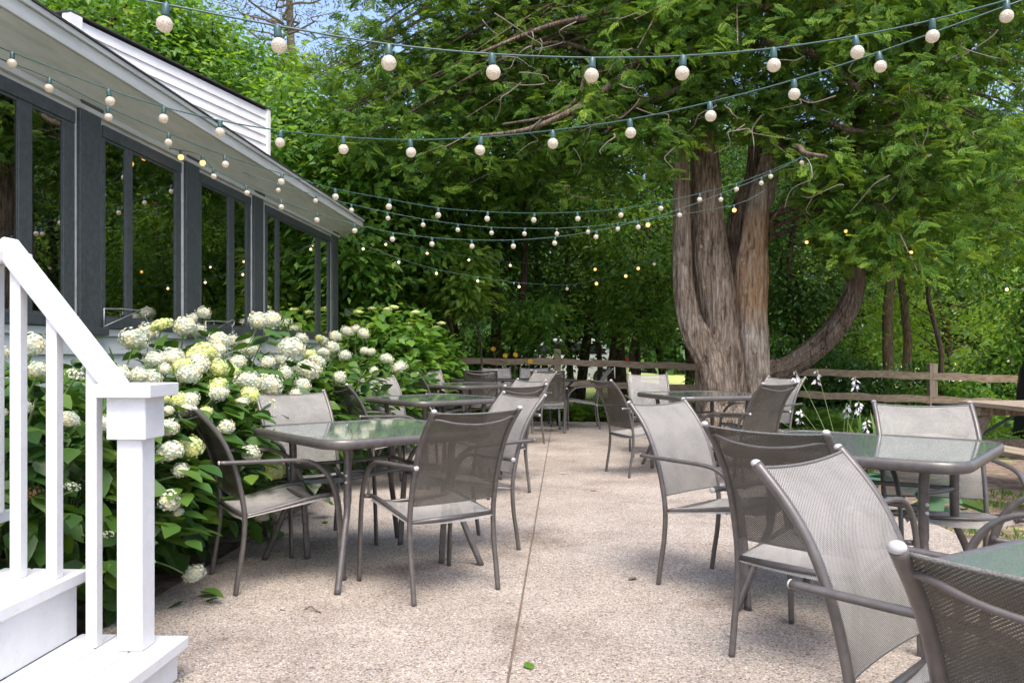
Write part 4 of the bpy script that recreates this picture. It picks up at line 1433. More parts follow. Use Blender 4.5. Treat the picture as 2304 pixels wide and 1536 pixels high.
# understory behind the fence: shrubs one by one
UND = [(1000, 17.4, 0.75, 1.0), (1090, 18.4, 0.9, 1.1), (1185, 17.8, 0.75, 1.0), (1640, 16.6, 0.8, 0.9), (1760, 16.2, 0.9, 1.1), (1870, 15.9, 0.85, 1.1),
       (2300, 16.5, 1.0, 1.1), (1945, 15.9, 0.62, 1.0), (2055, 18.5, 0.6, 1.1), (2150, 15.0, 0.5, 0.9), (2235, 17.0, 0.7, 1.0), (1850, 17.5, 0.9, 1.0), (860, 16.2, 1.0, 1.1), (920, 19.5, 1.4, 1.4), (1140, 22, 1.3, 1.5), (800, 18, 1.5, 1.5)]
side = ['nearest the house corner', 'left of the pole-like trunk']
for i, (px, d, hz_, rr_) in enumerate(UND):
    r = np.random.default_rng(300 + i)
    e = empty('understory_shrub', W((px - 1152) / F * d, d, -0.25), 0, 'dark leafy shrub growing in the shade behind the fence', 'shrub', 'dark shrubs in the shade behind the fence')
    nn = 2200
    u = norm(r.normal(size=(nn, 3))); u[:, 2] = np.abs(u[:, 2])
    P = u * (r.uniform(0.35, 1.05, nn) ** 0.6)[:, None] * np.array([rr_, rr_ * 0.8, hz_ * 1.9]) + r.normal(size=(nn, 3)) * 0.07
    V, Fq = scatter(KITE, P, u * 0.6 + r.normal(size=(nn, 3)) * 0.5 + np.array([0, 0, -0.25]), np.array([0, 0, 1.0]) + u * 0.5 + r.normal(size=(nn, 3)) * 0.4, r.uniform(0.08, 0.17, nn))
    link('foliage', array_mesh('foliage', V, Fq, M['leafB'] if i % 3 else M['leafA']), e)
    m = MB()
    for k in range(6):
        a = k * 1.05 + i
        m.tube(wob((0, 0, 0), (math.cos(a) * rr_ * 0.6, math.sin(a) * rr_ * 0.5, hz_ * 1.4), 4, 0.1, k), [0.016, 0.013, 0.01, 0.008, 0.005], 5, caps=False)
    m.build('stem', M['bark'], e)

# ------------------------------------------------------------------ the old cedar
DC = 12.8
cedar = empty('cedar_tree', W((1640 - 1152) / F * DC, DC, 0), 0, 'huge old cedar with a fused, twisted trunk and dark drooping sprays', 'tree')
CP = cedar.location.copy()


def zc_(zx, zy, dd=0.0):
    return PT(1450 + zx / 2.438, 330 + zy / 2.438, DC + dd) - CP


def stem(pts, dd, mat_i, mb, ridge=0.10, seed=0, n=72):
    """pts: (zoom x, zoom y, width) from base to top"""
    mb.cur = mat_i
    k = DC / F / 2.438 / 2
    P4 = [tuple(zc_(a, b, dd)) + (w * k,) for a, b, w in pts]
    sp = spline(P4, 16)
    rad = [max(0.01, p[3]) for p in sp]
    def fn(i, kk, a):
        z = sp[i][2]
        c, s_ = math.cos(a), math.sin(a)
        t = mnoise.noise(Vector((c * 1.6 + seed, s_ * 1.6, z * 0.9))) * 0.10
        t += mnoise.noise(Vector((c * 5 + seed, s_ * 5, z * 0.8))) * ridge * 1.1
        t += abs(mnoise.noise(Vector((c * 11, s_ * 11 + seed, z * 0.7)))) * ridge * 1.2
        t += mnoise.noise(Vector((c * 22, s_ * 22 + seed, z * 1.1))) * ridge * 0.45
        t += mnoise.noise(Vector((c * 3, s_ * 3 + seed, z * 6))) * 0.03
        return 1 + t
    mb.tube([p[:3] for p in sp], rad, n, True, fn=fn)


tr = MB()
stem([(455, 1640, 270), (450, 1530, 250), (440, 1330, 262), (432, 1180, 262), (420, 1020, 225), (395, 820, 205), (360, 600, 190), (338, 300, 165), (330, 60, 140), (320, -200, 120), (300, -520, 95), (290, -900, 60)], 0.0, 0, tr, 0.11, 1)
stem([(440, 1400, 170), (375, 1180, 170), (296, 1050, 150), (238, 920, 118), (211, 740, 106), (207, 520, 92), (205, 300, 86), (200, 80, 78), (190, -200, 66), (120, -600, 48)], -0.22, 0, tr, 0.09, 2)
stem([(640, 1640, 190), (625, 1480, 180), (618, 1340, 165), (595, 1210, 165), (590, 1060, 172), (584, 900, 165), (588, 700, 170), (604, 520, 140), (622, 360, 125), (660, 200, 122), (706, 30, 110), (735, -200, 95), (800, -600, 70)], -0.12, 1, tr, 0.13, 3)
stem([(520, 1500, 150), (520, 1250, 130), (505, 1000, 110), (490, 760, 96), (488, 560, 92), (505, 420, 90), (550, 270, 88), (600, 130, 80), (610, -200, 60)], 0.10, 2, tr, 0.13, 4)

stem([(560, 1300, 140), (680, 1235, 122), (770, 1212, 106), (880, 1150, 108), (1000, 1050, 110), (1092, 935, 108), (1148, 800, 94), (1165, 650, 86), (1160, 540, 80), (1150, 300, 70), (1175, 0, 60), (1240, -350, 42)], -0.05, 2, tr, 0.17, 7)
# buttress roots
for (zx, zy, dx_) in ((380, 1560, -0.35), (560, 1570, 0.12), (700, 1560, 0.42), (480, 1570, -0.1)):
    a = zc_(450 + dx_ * 120, 1400, -0.1); b = a * 1.0; b.z = -0.05; b.x += dx_; b.y -= 0.55
    tr.cur = 0
    tr.tube([p for p in spline([tuple(a), tuple((a + b) / 2 + Vector((0, -0.1, 0))), tuple(b)], 5)], [0.22 - 0.012 * k for k in range(11)], 12)
tr.build('trunk', [M['cedarbark'], M['deadwood'], M['darkbark']], cedar)
# knots
for (zx, zy, r_) in ((552, 795, 13), (606, 1122, 15), (333, 775, 10), (535, 625, 8), (312, 548, 8)):
    c = zc_(zx, zy, -0.50 if zx > 450 else -0.42)
    kn = MB(); kn.ball(c, r_ * DC / F / 2.438 * 1.15, 12, 8, (1, 0.6, 1.2))
    kn.build('knot', M['deadwood'], cedar)


def lower(px):
    return float(np.interp(px, [700, 760, 850, 1000, 1100, 1250, 1400, 1480, 1540, 1640, 1740, 1790, 1850, 1930, 2000, 2100, 2200, 2320, 2420],
                           [190, 330, 400, 455, 480, 455, 430, 400, 345, 300, 320, 420, 560, 585, 610, 640, 600, 560, 560]))


limbs = MB()
sp_pos, sp_y, sp_z, sp_s = [], [], [], []
rr = random.Random(11)
cnt = 0
def limb_path(px, py, d, seed):
    end = PT(px, py, d) - CP
    if px > 1720 and rr.random() < 0.75: ax, h = zc_(1160, 300), None
    elif px > 1650: ax, h = zc_(690, 0), None
    else: ax, h = zc_(320, 0), None
    hz0 = end.z + rr.uniform(-0.2, 1.4)
    st = Vector((ax.x, ax.y, min(max(2.9, hz0), 9)))
    mid = st.lerp(end, 0.5) + Vector((0, 0, 0.30 + 0.1 * (end - st).length))
    return spline([tuple(st), tuple(st.lerp(mid, 0.5) + Vector((rr.uniform(-.2, .2), rr.uniform(-.2, .2), 0.05))), tuple(mid + Vector((rr.uniform(-.3, .3), rr.uniform(-.3, .3), 0))), tuple(end)], 5)
NL = 500
for k in range(NL):
    px = rr.uniform(720, 2420)
    lo = lower(px)
    if px < 790: top_lim = 20 + (790 - px) * 1.6
    else: top_lim = -330
    py = lo - abs(rr.gauss(0, 1)) * 0.55 * (lo - top_lim) if rr.random() < 0.35 else rr.uniform(top_lim, lo)
    if k >= 430: px, py = rr.uniform(1480, 2420), rr.uniform(-220, 160)
    if py < top_lim: py = top_lim + rr.uniform(0, 60)
    d = rr.uniform(12.2, 15.0) if px < 1300 else rr.uniform(9.6, 14.2)
    if 1480 < px < 1800 and py > 150: d = rr.uniform(10.8, 12.2)
    path = limb_path(px, py, d, k)
    L = sum(np.linalg.norm(path[i + 1] - path[i]) for i in range(len(path) - 1))
    r0 = min(0.075, 0.012 + 0.0085 * L)
    if k % 2 == 0:
        limbs.tube(path, [r0 * (1 - 0.85 * i / (len(path) - 1)) for i in range(len(path))], 6, caps=False)
    for q in range(22):
        t = 1 - abs(rr.gauss(0, 0.17))
        if t < 0.3: t = rr.uniform(0.4, 1.0)
        i = min(len(path) - 2, int(t * (len(path) - 1)))
        base = np.array(path[i]) + (np.array(path[i + 1]) - np.array(path[i])) * (t * (len(path) - 1) - i)
        off = np.array([rr.gauss(0, 0.30), rr.gauss(0, 0.30), rr.gauss(-0.10, 0.18)])
        p = base + off
        wp = p + np.array(CP)
        # nothing hangs lower than the skirt of the crown
        xcc = wp[0] * CT + wp[1] * ST; dcc = -wp[0] * ST + wp[1] * CT
        ppx = 1152 + F * xcc / dcc; ppy = HY - F * (wp[2] - HC) / dcc
        if ppy > lower(min(max(ppx, 700), 2420)) + 15: continue
        o2 = np.array([off[0], off[1], 0.0]); o2 /= max(0.1, np.linalg.norm(o2))
        ty = o2 * 0.8 + np.array([rr.gauss(0, .45), rr.gauss(0, .45), rr.uniform(-0.7, 0.25)])
        tz = o2 * 0.4 + np.array([rr.gauss(0, .35), rr.gauss(-0.35, .35), rr.uniform(0.35, 1.0)])
        sz = rr.uniform(0.13, 0.24)
        for e in range(6):
            sp_pos.append(p + np.array([rr.gauss(0, .05), rr.gauss(0, .05), rr.gauss(0, .03)]))
            sp_y.append(ty + np.array([rr.gauss(0, .5), rr.gauss(0, .5), rr.gauss(0, .25)]))
            sp_z.append(tz + np.array([rr.gauss(0, .22), rr.gauss(0, .22), 0]))
            sp_s.append(sz * rr.uniform(0.7, 1.15))
# a few sprays on the bent limb
for k in range(260):
    c = zc_(rr.gauss(1165, 85), rr.gauss(500, 90), rr.uniform(-0.6, 0.3))
    sp_pos.append(np.array(c)); sp_y.append(np.array([rr.gauss(0, .6), rr.gauss(0, .6), rr.uniform(-1, 0.2)])); sp_z.append(np.array([rr.gauss(0, .5), -0.4, rr.uniform(0.2, 1)])); sp_s.append(rr.uniform(0.14, 0.26))
sp_pos, sp_y, sp_z, sp_s = map(np.array, (sp_pos, sp_y, sp_z, sp_s))
parts = []
for q in range(4):
    sel = np.arange(q, len(sp_pos), 4)
    parts.append(scatter(SPRAYS[q], sp_pos[sel], sp_y[sel], sp_z[sel], sp_s[sel]))
V, Fq = merge(parts)
link('crown', array_mesh('crown', V, Fq, M['cedar']), cedar)
# named big visible limbs
for (pts, r0) in (([(1500, 20), (1420, 150), (1310, 235), (1190, 290), (1080, 305)], 0.06), ([(1320, 150), (1300, 220), (1240, 260), (1130, 280)], 0.04), ([(1530, 200), (1440, 235), (1400, 262), (1360, 300)], 0.05),
                  ([(1720, 90), (1850, 130), (1950, 215), (2040, 240)], 0.06), ([(1800, 235), (1900, 290), (2010, 300), (2200, 330)], 0.05), ([(1700, 20), (1900, 15), (2080, 60), (2230, 20)], 0.06),
                  ([(1160 + 800, 470), (2080, 470), (2200, 400), (2330, 420)], 0.05), ([(1480, -40), (1350, 30), (1230, 60), (1080, 120)], 0.06), ([(1700, 100), (1640, 160), (1560, 120), (1500, 60)], 0.06)):
    P = [tuple(PT(a, b, 11.2 + 0.5 * math.sin(i + a)) - CP) for i, (a, b) in enumerate(pts)]
    sp = spline(P, 6)
    limbs.tube(sp, [r0 * (1 - 0.7 * i / len(sp)) for i in range(len(sp))], 7, caps=False)
limbs.tube([p for p in spline([tuple(zc_(690, 40)), tuple(PT(1790, 330, 10.8) - CP), tuple(PT(1812, 345, 8.8) - CP), tuple(PT(1860, 352, 7.9) - CP)], 6)], [0.05 - 0.002 * k for k in range(19)], 7)
# pale dead twigs inside the crown
for k in range(80):
    px, py = rr.uniform(950, 2300), rr.uniform(-20, 420)
    if py > lower(px): continue
    d = rr.uniform(9.4, 11.5)
    a = PT(px, py, d) - CP
    L = rr.uniform(0.25, 0.9)
    an_ = rr.uniform(0, 6.28)
    b = a + Vector((math.cos(an_) * L, rr.uniform(-.2, .2), -abs(math.sin(an_)) * L * 0.7))
    limbs.cur = 1
    wq = spline(wob(a, b, 4, 0.22 * L, k * 2.7), 4)
    limbs.tube(wq, [0.009 * (1 - 0.8 * q / (len(wq) - 1)) for q in range(len(wq))], 5, caps=False)
limbs.build('limb', [M['darkbark'], M['twig']], cedar)

# ------------------------------------------------------------------ hydrangeas
def head_mesh(name, mat, seed, n=120, sparse=1.0, flat=0.82):
    r = np.random.default_rng(seed)
    i = np.arange(n) + 0.5
    ph = np.arccos(1 - 2 * i / n * 0.88); th = math.pi * (1 + 5 ** 0.5) * i
    N = np.stack([np.cos(th) * np.sin(ph), np.sin(th) * np.sin(ph), np.cos(ph)], 1)
    N = norm(N + r.normal(size=N.shape) * 0.07)
    P = N * (r.uniform(0.86, 1.04, n))[:, None] * np.array([1, 1, flat])
    lump = 1 + 0.13 * np.sin(6 * N[:, 0] + seed) * np.cos(5 * N[:, 1] + seed) + 0.06 * np.sin(9 * N[:, 2] + 2 * seed)
    P *= lump[:, None]
    keep = r.uniform(size=n) < sparse
    P, N = P[keep], N[keep]
    a = norm(np.cross(N, r.normal(size=N.shape)))
    b = np.cross(N, a)
    parts = []
    PET = T([(0, 0.02, 0), (0.52, 0.42, 0.10), (0, 1.0, 0.02), (-0.52, 0.42, 0.10)], [(0, 1, 2, 3)])
    for k in range(4):
        Y = a * math.cos(k * math.pi / 2) + b * math.sin(k * math.pi / 2) + N * 0.22
        parts.append(scatter(PET, P, Y, N + r.normal(size=N.shape) * 0.12, r.uniform(0.15, 0.20, len(P))))
    V, Fq = merge(parts)
    if sparse > 0.8:
        core = MB(); core.ball((0, 0, 0), 0.84, 14, 10, (1, 1, flat))
        V, Fq = merge([(V, Fq), (np.array([tuple(q) for q in core.v]), np.array(core.f))])
    return array_mesh(name, V, Fq, mat)


HM = {'w': [head_mesh('flower_head', M['petal'], 40 + k) for k in range(4)], 'y': [head_mesh('flower_head', M['lime'], 60 + k) for k in range(3)],
      's': [head_mesh('flower_head', M['petal'], 70, 80, 0.5, 0.6)], 'b': [head_mesh('flower_head', M['dried'], 71, 90, 0.55, 0.75)], 'f': [head_mesh('flower_head', M['lime'], 72, 110, 1.0, 0.45)]}
HEADS = [(72, 777, 62, 'w'), (85, 832, 42, 'w'), (-2, 795, 40, 'w'), (168, 842, 40, 's'), (273, 842, 48, 'w'), (340, 852, 56, 'w'), (300, 765, 58, 'w'), (332, 748, 48, 'w'), (363, 731, 54, 'f'), (415, 734, 52, 'w'),
         (448, 745, 36, 'w'), (458, 705, 32, 'w'), (434, 715, 24, 'w'), (460, 792, 54, 'y'), (493, 768, 50, 'w'), (521, 767, 32, 'w'), (446, 822, 46, 'w'), (493, 830, 44, 'y'), (535, 815, 44, 'w'), (562, 786, 40, 'w'), (556, 770, 30, 'w'),
         (580, 722, 46, 'w'), (611, 719, 44, 'w'), (646, 726, 26, 's'), (656, 782, 56, 'w'), (602, 814, 34, 'w'), (646, 822, 34, 'w'), (690, 830, 54, 'w'), (642, 840, 36, 'w'), (559, 860, 58, 'w'), (606, 866, 54, 'w'), (610, 895, 44, 'w'),
         (604, 922, 54, 'y'), (490, 868, 42, 'y'), (479, 891, 24, 's'), (680, 866, 42, 'w'), (665, 886, 26, 'w'), (720, 816, 28, 'w'), (755, 757, 30, 'w'), (726, 767, 26, 'w'), (749, 781, 28, 'w'), (776, 800, 28, 'w'), (780, 745, 26, 'w'),
         (799, 741, 24, 'w'), (818, 750, 26, 'w'), (820, 790, 24, 'w'), (835, 792, 22, 'w'), (870, 807, 32, 'w'), (898, 826, 32, 'w'), (842, 835, 22, 'w'), (764, 849, 32, 'w'), (703, 833, 40, 'w'), (728, 793, 28, 'w'),
         (383, 1015, 58, 'w'), (429, 1006, 56, 'y'), (407, 1058, 36, 'w'), (383, 1126, 54, 'w'), (402, 1152, 26, 'w'), (565, 1020, 46, 'w'), (618, 1058, 52, 'y'), (508, 960, 44, 'w'), (378, 963, 46, 'w'), (153, 943, 48, 'w'), (237, 953, 46, 'w'),
         (53, 920, 40, 'w'), (163, 1095, 38, 's'), (79, 1109, 38, 'b'), (244, 1202, 28, 's'), (438, 1290, 46, 'w'), (426, 905, 42, 'w'), (403, 900, 40, 'y'), (628, 1158, 36, 'w'), (589, 1160, 34, 'w'), (709, 1087, 26, 'w'), (2, 930, 28, 'w'), (462, 925, 30, 'y'), (545, 905, 28, 'w')]
SHY = [3.75, 4.75, 5.85, 7.1, 8.4, 9.8, 11.2]
SHX = [-2.65, -2.62, -2.66, -2.62, -2.58, -2.52, -2.45]
SLAB = ['white hydrangea behind the step balusters', 'white hydrangea between the newel post and the nearest chair', 'white hydrangea behind the nearest left table with lime tinted blooms', 'white hydrangea under the second window and the wire hooks',
        'white hydrangea under the third window', 'white hydrangea under the farthest wide window', 'white hydrangea at the far corner of the house']
shrubs = []
for k, (x, y) in enumerate(zip(SHX, SHY)):
    shrubs.append(empty('hydrangea', (x, y, 0), 0, SLAB[k], 'hydrangea', 'white hydrangeas along the house wall'))
lp = [[] for _ in SHY]
stems = [MB() for _ in SHY]
rh = random.Random(5)
for q in range(34):
    px = rh.uniform(300, 720)
    HEADS.append((px, rh.uniform(770, 930) - max(0, px - 560) * 0.22, rh.uniform(28, 50) * (1 - max(0, px - 500) / 900), rh.choice('wwwwy')))
for (px, py, dia, kd) in HEADS:
    real = 0.155 if py < 930 else 0.135
    d = real * F / dia
    d = max(d, 1.62 * F / (1152 - px))
    d = min(d, 11.8)
    if py > 1000: d = min(d, 0.95 * 1.12 * F / (py - HY))
    if py < 930 and px > 560: d = max(d, 5.4)
    p = PT(px, py, d)
    if p.x < -3.2:
        d *= 3.15 / -p.x; p = PT(px, py, d)
    # keep the bloom on the outside of the leaf mounds
    for q in np.arange(3.3, d, 0.03):
        w = PT(px, py, q)
        if any(((w.x - x) / 0.93) ** 2 + ((w.y - y) / 0.92) ** 2 + ((w.z - 0.52) / 0.74) ** 2 < 1 for x, y in zip(SHX, SHY)):
            d = q; p = w
            break
    r_ = dia / 2 / F * d
    k = int(np.argmin([abs(p.y - y) for y in SHY]))
    root = shrubs[k]
    o = link('flower_head', rh.choice(HM[kd]), root)
    loc = p - root.location
    o.location = loc
    o.scale = (r_ * rh.uniform(0.9, 1.15), r_ * rh.uniform(0.9, 1.12), r_ * rh.uniform(0.85, 1.15))
    o.rotation_euler = (rh.uniform(-0.35, 0.45), rh.uniform(-0.1, 0.5), rh.uniform(0, 6))
    b = Vector((loc.x * 0.45 - 0.1, loc.y * 0.5, 0.0))
    stems[k].tube([q for q in spline([tuple(b), tuple(b.lerp(loc, 0.6) + Vector((-0.03, 0, 0.12))), (loc.x, loc.y, loc.z - r_ * 0.5)], 4)], 0.005, 5, caps=False)
    for q in range(5):
        a = rh.uniform(0, 6.28)
        lp[k].append((loc.x + math.cos(a) * 0.05, loc.y + math.sin(a) * 0.05, loc.z - r_ - rh.uniform(0.0, 0.10), math.cos(a), math.sin(a)))
for k, root in enumerate(shrubs):
    r = np.random.default_rng(80 + k)
    n = 1500 if k < 3 else 1100
    u = norm(r.normal(size=(n, 3)) + np.array([0.25, 0, 0.15]))
    rad = r.uniform(0.45, 1.03, n) ** 0.55
    P = u * rad[:, None] * np.array([0.80, 0.80, 0.58]) + np.array([0, 0, 0.52])
    P += r.normal(size=P.shape) * 0.04
    ok = (P[:, 2] > 0.03) & (P[:, 0] + root.location.x > -3.33) & (P[:, 0] + root.location.x < -1.72)
    P, u = P[ok], u[ok]
    Y = u * np.array([1, 1, 0.3]) + r.normal(size=P.shape) * 0.40 + np.array([0, 0, -0.32])
    Z = u * 0.75 + np.array([0.1, -0.05, 0.85]) + r.normal(size=P.shape) * 0.28
    s = r.uniform(0.085, 0.175, len(P))
    a1 = scatter(OVATE, P, Y, Z, s)
    q = np.array(lp[k]) if lp[k] else np.zeros((0, 5))
    parts = [a1]
    if len(q):
        parts.append(scatter(OVATE, q[:, :3], np.concatenate([q[:, 3:], np.full((len(q), 1), -0.3)], 1), np.array([[0, 0, 1.0]]) + r.normal(size=(len(q), 3)) * 0.25, r.uniform(0.10, 0.17, len(q))))
    V, Fq = merge(parts)
    link('foliage', array_mesh('foliage', V, Fq, M['hyleaf'], smooth=True), root)
    for j in range(9):
        a = j * 0.7 + k
        stems[k].tube(wob((0.1 * math.cos(a), 0.1 * math.sin(a), 0), (0.55 * math.cos(a), 0.6 * math.sin(a), 1.0), 5, 0.1, j + k), 0.006, 5, caps=False)
    stems[k].build('stem', M['stem'], root)

# green shrubs with big soft leaves past the house corner
for i, (px, d, rx, hz_, lab) in enumerate([(880, 12.6, 0.85, 0.95, 'big-leaved light green shrub right of the house corner, above the pale chair'), (960, 13.6, 0.6, 0.85, 'big-leaved light green shrub where the fence begins'), (815, 13.6, 0.9, 1.0, 'big-leaved darker shrub half behind the house corner')]):
    r = np.random.default_rng(500 + i)
    e = empty('garden_shrub', W((px - 1152) / F * d, d, -0.03), 0, lab, 'shrub')
    n = 900
    u = norm(r.normal(size=(n, 3)) + np.array([0, -0.2, 0.2]))
    P = u * (r.uniform(0.4, 1.03, n) ** 0.55)[:, None] * np.array([rx, rx, hz_]) + np.array([0, 0, hz_])
    P += r.normal(size=P.shape) * 0.05
    ok = P[:, 2] > 0.03
    P, u = P[ok], u[ok]
    Y = u * np.array([1, 1, 0.3]) + r.normal(size=P.shape) * 0.35 + np.array([0, 0, -0.3])
    Z = u * 0.5 + np.array([0, -0.1, 0.9]) + r.normal(size=P.shape) * 0.22
    V, Fq = scatter(OVATE, P, Y, Z, r.uniform(0.11, 0.21, len(P)))
    link('foliage', array_mesh('foliage', V, Fq, [M['leafA'], M['leafA'], M['hyleaf']][i], smooth=True), e)
    m = MB()
    for k in range(9):
        a = k * 0.7
        m.tube(wob((0.05 * math.cos(a), 0.05 * math.sin(a), 0), (rx * 0.7 * math.cos(a), rx * 0.7 * math.sin(a), hz_ * 1.6), 4, 0.1, k), 0.008, 5, caps=False)
    m.build('stem', M['stem'], e)
    for k in range(4):
        h = link('flower_head', HM['f'][0], e)
        a = k * 1.7 + i
        h.location = (rx * 0.5 * math.cos(a), -0.3 + 0.3 * math.sin(a), hz_ * 1.9 + 0.06 * (k % 2))
        h.scale = (0.07, 0.07, 0.06)

# ------------------------------------------------------------------ bed plants
HO = [((3.40, 8.5), 'blue green hosta clump with tall lilac flower stems beside the tan-backed chair', True), ((3.02, 6.35), 'low blue green hosta under the big right hand table', False), ((3.0, 9.9), 'blue green hosta at the foot of the cedar', False)]
for i, ((xc, d), lab, fl) in enumerate(HO):
    r = np.random.default_rng(700 + i)
    e = empty('hosta', W(xc, d, -0.04), 0, lab, 'hosta')
    n = 34
    a = r.uniform(0, 6.28, n); q = r.uniform(0.05, 0.34, n)
    P = np.stack([np.cos(a) * q, np.sin(a) * q, 0.30 - 0.55 * q + r.normal(size=n) * 0.03], 1)
    Y = np.stack([np.cos(a), np.sin(a), 0.25 - 1.6 * q], 1)
    V, Fq = scatter(OVATE, P, Y, np.array([0, 0, 1.0]) + Y * 0.3 + r.normal(size=(n, 3)) * 0.2, np.stack([r.uniform(.2, .3, n), r.uniform(.24, .36, n), np.full(n, .3)], 1))
    link('foliage', array_mesh('foliage', V, Fq, M['hosta'], smooth=True), e)
    if fl:
        for (px, py) in ((1790, 835), (1838, 832), (1925, 848), (1905, 907), (1932, 903), (1950, 940), (1800, 920), (1705, 914)):
            t = PT(px, py, d - 0.1) - e.location
            m = MB(); m.tube([p for p in spline([(0.1 * t.x, 0, 0.1), (0.55 * t.x, 0, 0.62 * t.z), tuple(t)], 5)], 0.0045, 5)
            st = m.build('flower_stem', M['stem'], e)
            k = 16
            an2 = r.uniform(0, 6.28, k)
            zz = -r.uniform(0.0, 0.13, k)
            PP = np.array(t)[None] + np.stack([0.012 * np.cos(an2), 0.012 * np.sin(an2), zz], 1)
            YY = np.stack([np.cos(an2), np.sin(an2), -0.9 + 0 * an2], 1)
            V, Fq = scatter(KITE, PP, YY, r.normal(size=(k, 3)), r.uniform(0.038, 0.056, k))
            link('blossom', array_mesh('blossom', V, Fq, M['lilac']), st)
        n = 14
        P = np.stack([r.normal(0.25, 0.12, n), r.normal(-0.2, 0.05, n), np.zeros(n)], 1)
        V, Fq = scatter(BLADE, P, np.stack([r.normal(0, .3, n), r.normal(0, .2, n), np.ones(n)], 1), np.array([0, -1.0, 0.1]) + r.normal(size=(n, 3)) * .3, np.stack([np.full(n, .5), r.uniform(.4, .75, n), np.full(n, .5)], 1))
        link('grass_blade', array_mesh('grass_blade', V, Fq, M['fern']), e)

FE = [(1318, 14.55), (1362, 14.7), (1290, 14.8), (1400, 14.6), (1850, 13.4), (1935, 12.8), (2010, 12.4), (2060, 13.0), (1445, 14.3), (1785, 13.9), (1120, 15.0), (2160, 12.3), (1890, 12.2), (2230, 12.8)]
for i, (px, d) in enumerate(FE):
    r = np.random.default_rng(800 + i)
    p = W((px - 1152) / F * d, d)
    e = empty('fern', (p.x, p.y, ground_h(p.x, p.y)), 0, 'green fern growing along the rail fence', 'fern', 'ferns in the bed along the fence')
    n = 26
    a = r.uniform(0, 6.28, n)
    V, Fq = scatter(FERN, np.zeros((n, 3)) + r.normal(size=(n, 3)) * np.array([.06, .06, 0]), np.stack([np.cos(a), np.sin(a), r.uniform(0.25, 1.1, n)], 1), np.array([0, 0, 1.0]) + 0 * np.stack([a, a, a], 1), r.uniform(0.42, 0.72, n))
    link('frond', array_mesh('frond', V, Fq, M['fern']), e)

# ground cover in the beds
nn = 16000
X = np.concatenate([rng.uniform(-2.0, 3.0, nn // 3), rng.uniform(2.4, 11.0, nn - nn // 3)])
Yv = np.concatenate([rng.uniform(14.35, 17.5, nn // 3), rng.uniform(9.8, 17.0, nn - nn // 3)])
gap = ~((X > 1.0) & (X < 3.0) & (Yv > 15.3)) & ((np.sin(X * 2.1) + np.cos(Yv * 1.7 + X)) > -0.9)
pic = ~((X > 3.3) & (Yv < 10.9)) & ~((X < 4.6) & (Yv < 11.5) & (X > 2.2))
X, Yv = X[gap & pic], Yv[gap & pic]
nn = len(X)
Zv = np.array([ground_h(x, y) for x, y in zip(X, Yv)]) + rng.uniform(0.02, 0.28, nn) * (0.6 + 0.4 * np.sin(X * 1.3 + Yv))
V, Fq = scatter(KITE, np.stack([X, Yv, Zv], 1), rng.normal(size=(nn, 3)) * np.array([1, 1, .4]), np.array([0, -0.1, 1.0]) + rng.normal(size=(nn, 3)) * .35, rng.uniform(0.07, 0.16, nn))
tag(link('ground_cover', array_mesh('ground_cover', V, Fq, M['leafB'])), 'leafy green ground cover in the shady bed by the fence', 'ground cover', kind='stuff')

# sparse grass on the bare soil at the right
nn = 2600
cx = rng.uniform(2.7, 5.2, 46); cy = rng.uniform(3.2, 7.5, 46)
idx = rng.integers(0, 46, nn)
P = np.stack([cx[idx] + rng.normal(0, 0.09, nn), cy[idx] + rng.normal(0, 0.09, nn), np.full(nn, -0.055)], 1)
V, Fq = scatter(BLADE, P, np.array([0, 0, 1.0]) + rng.normal(size=(nn, 3)) * .5, rng.normal(size=(nn, 3)), np.stack([np.full(nn, .12), rng.uniform(.03, .09, nn), np.full(nn, .1)], 1))
tag(link('grass_tufts', array_mesh('grass_tufts', V, Fq, M['fern'])), 'sparse grass tufts on the bare soil at the right', 'grass', kind='stuff')

# yellow flowers by the fence
ye = empty('yellow_daisy', W((1150 - 1152) / F * 15.0, 15.0, -0.05), 0, 'yellow daisy plant with four open flowers against the fence rail', 'flower')
fm = MB()
pm = []
nP = 12
an3 = np.arange(nP) * 2 * math.pi / nP
V, Fq = scatter(KITE, np.zeros((nP, 3)), np.stack([np.cos(an3), np.sin(an3), 0 * an3 + 0.15], 1), np.array([[0, 0, 1.0]] * nP), np.full(nP, 0.055))
core = MB(); core.ball((0, 0, 0.008), 0.016, 8, 6)
V2, F2 = merge([(V, Fq), (np.array([tuple(q) for q in core.v]), np.array(core.f))])
fme = array_mesh('flower_head', V2, F2, M['yellow'])
stm = MB()
for (px, py) in ((1110, 785), (1137, 800), (1160, 798), (1193, 813)):
    t = PT(px, py, 14.95) - ye.location
    o = link('flower_head', fme, ye); o.location = t; o.rotation_euler = (R(62), 0, random.uniform(-0.4, 0.4))
    stm.tube([p for p in spline([(0.3 * t.x, 0, 0), (0.7 * t.x, 0.02, 0.6 * t.z), tuple(t)], 4)], 0.006, 5)
stm.build('stem', M['stem'], ye)
n = 60
P = np.stack([rng.normal(0.05, .25, n), rng.normal(0, .06, n), rng.uniform(0.2, 1.05, n)], 1)
V, Fq = scatter(KITE, P, rng.normal(size=(n, 3)) + np.array([0, 0, -.2]), np.array([0, -.3, 1.0]) + rng.normal(size=(n, 3)) * .4, rng.uniform(.09, .15, n))
link('leaf', array_mesh('leaf', V, Fq, M['leafA']), ye)

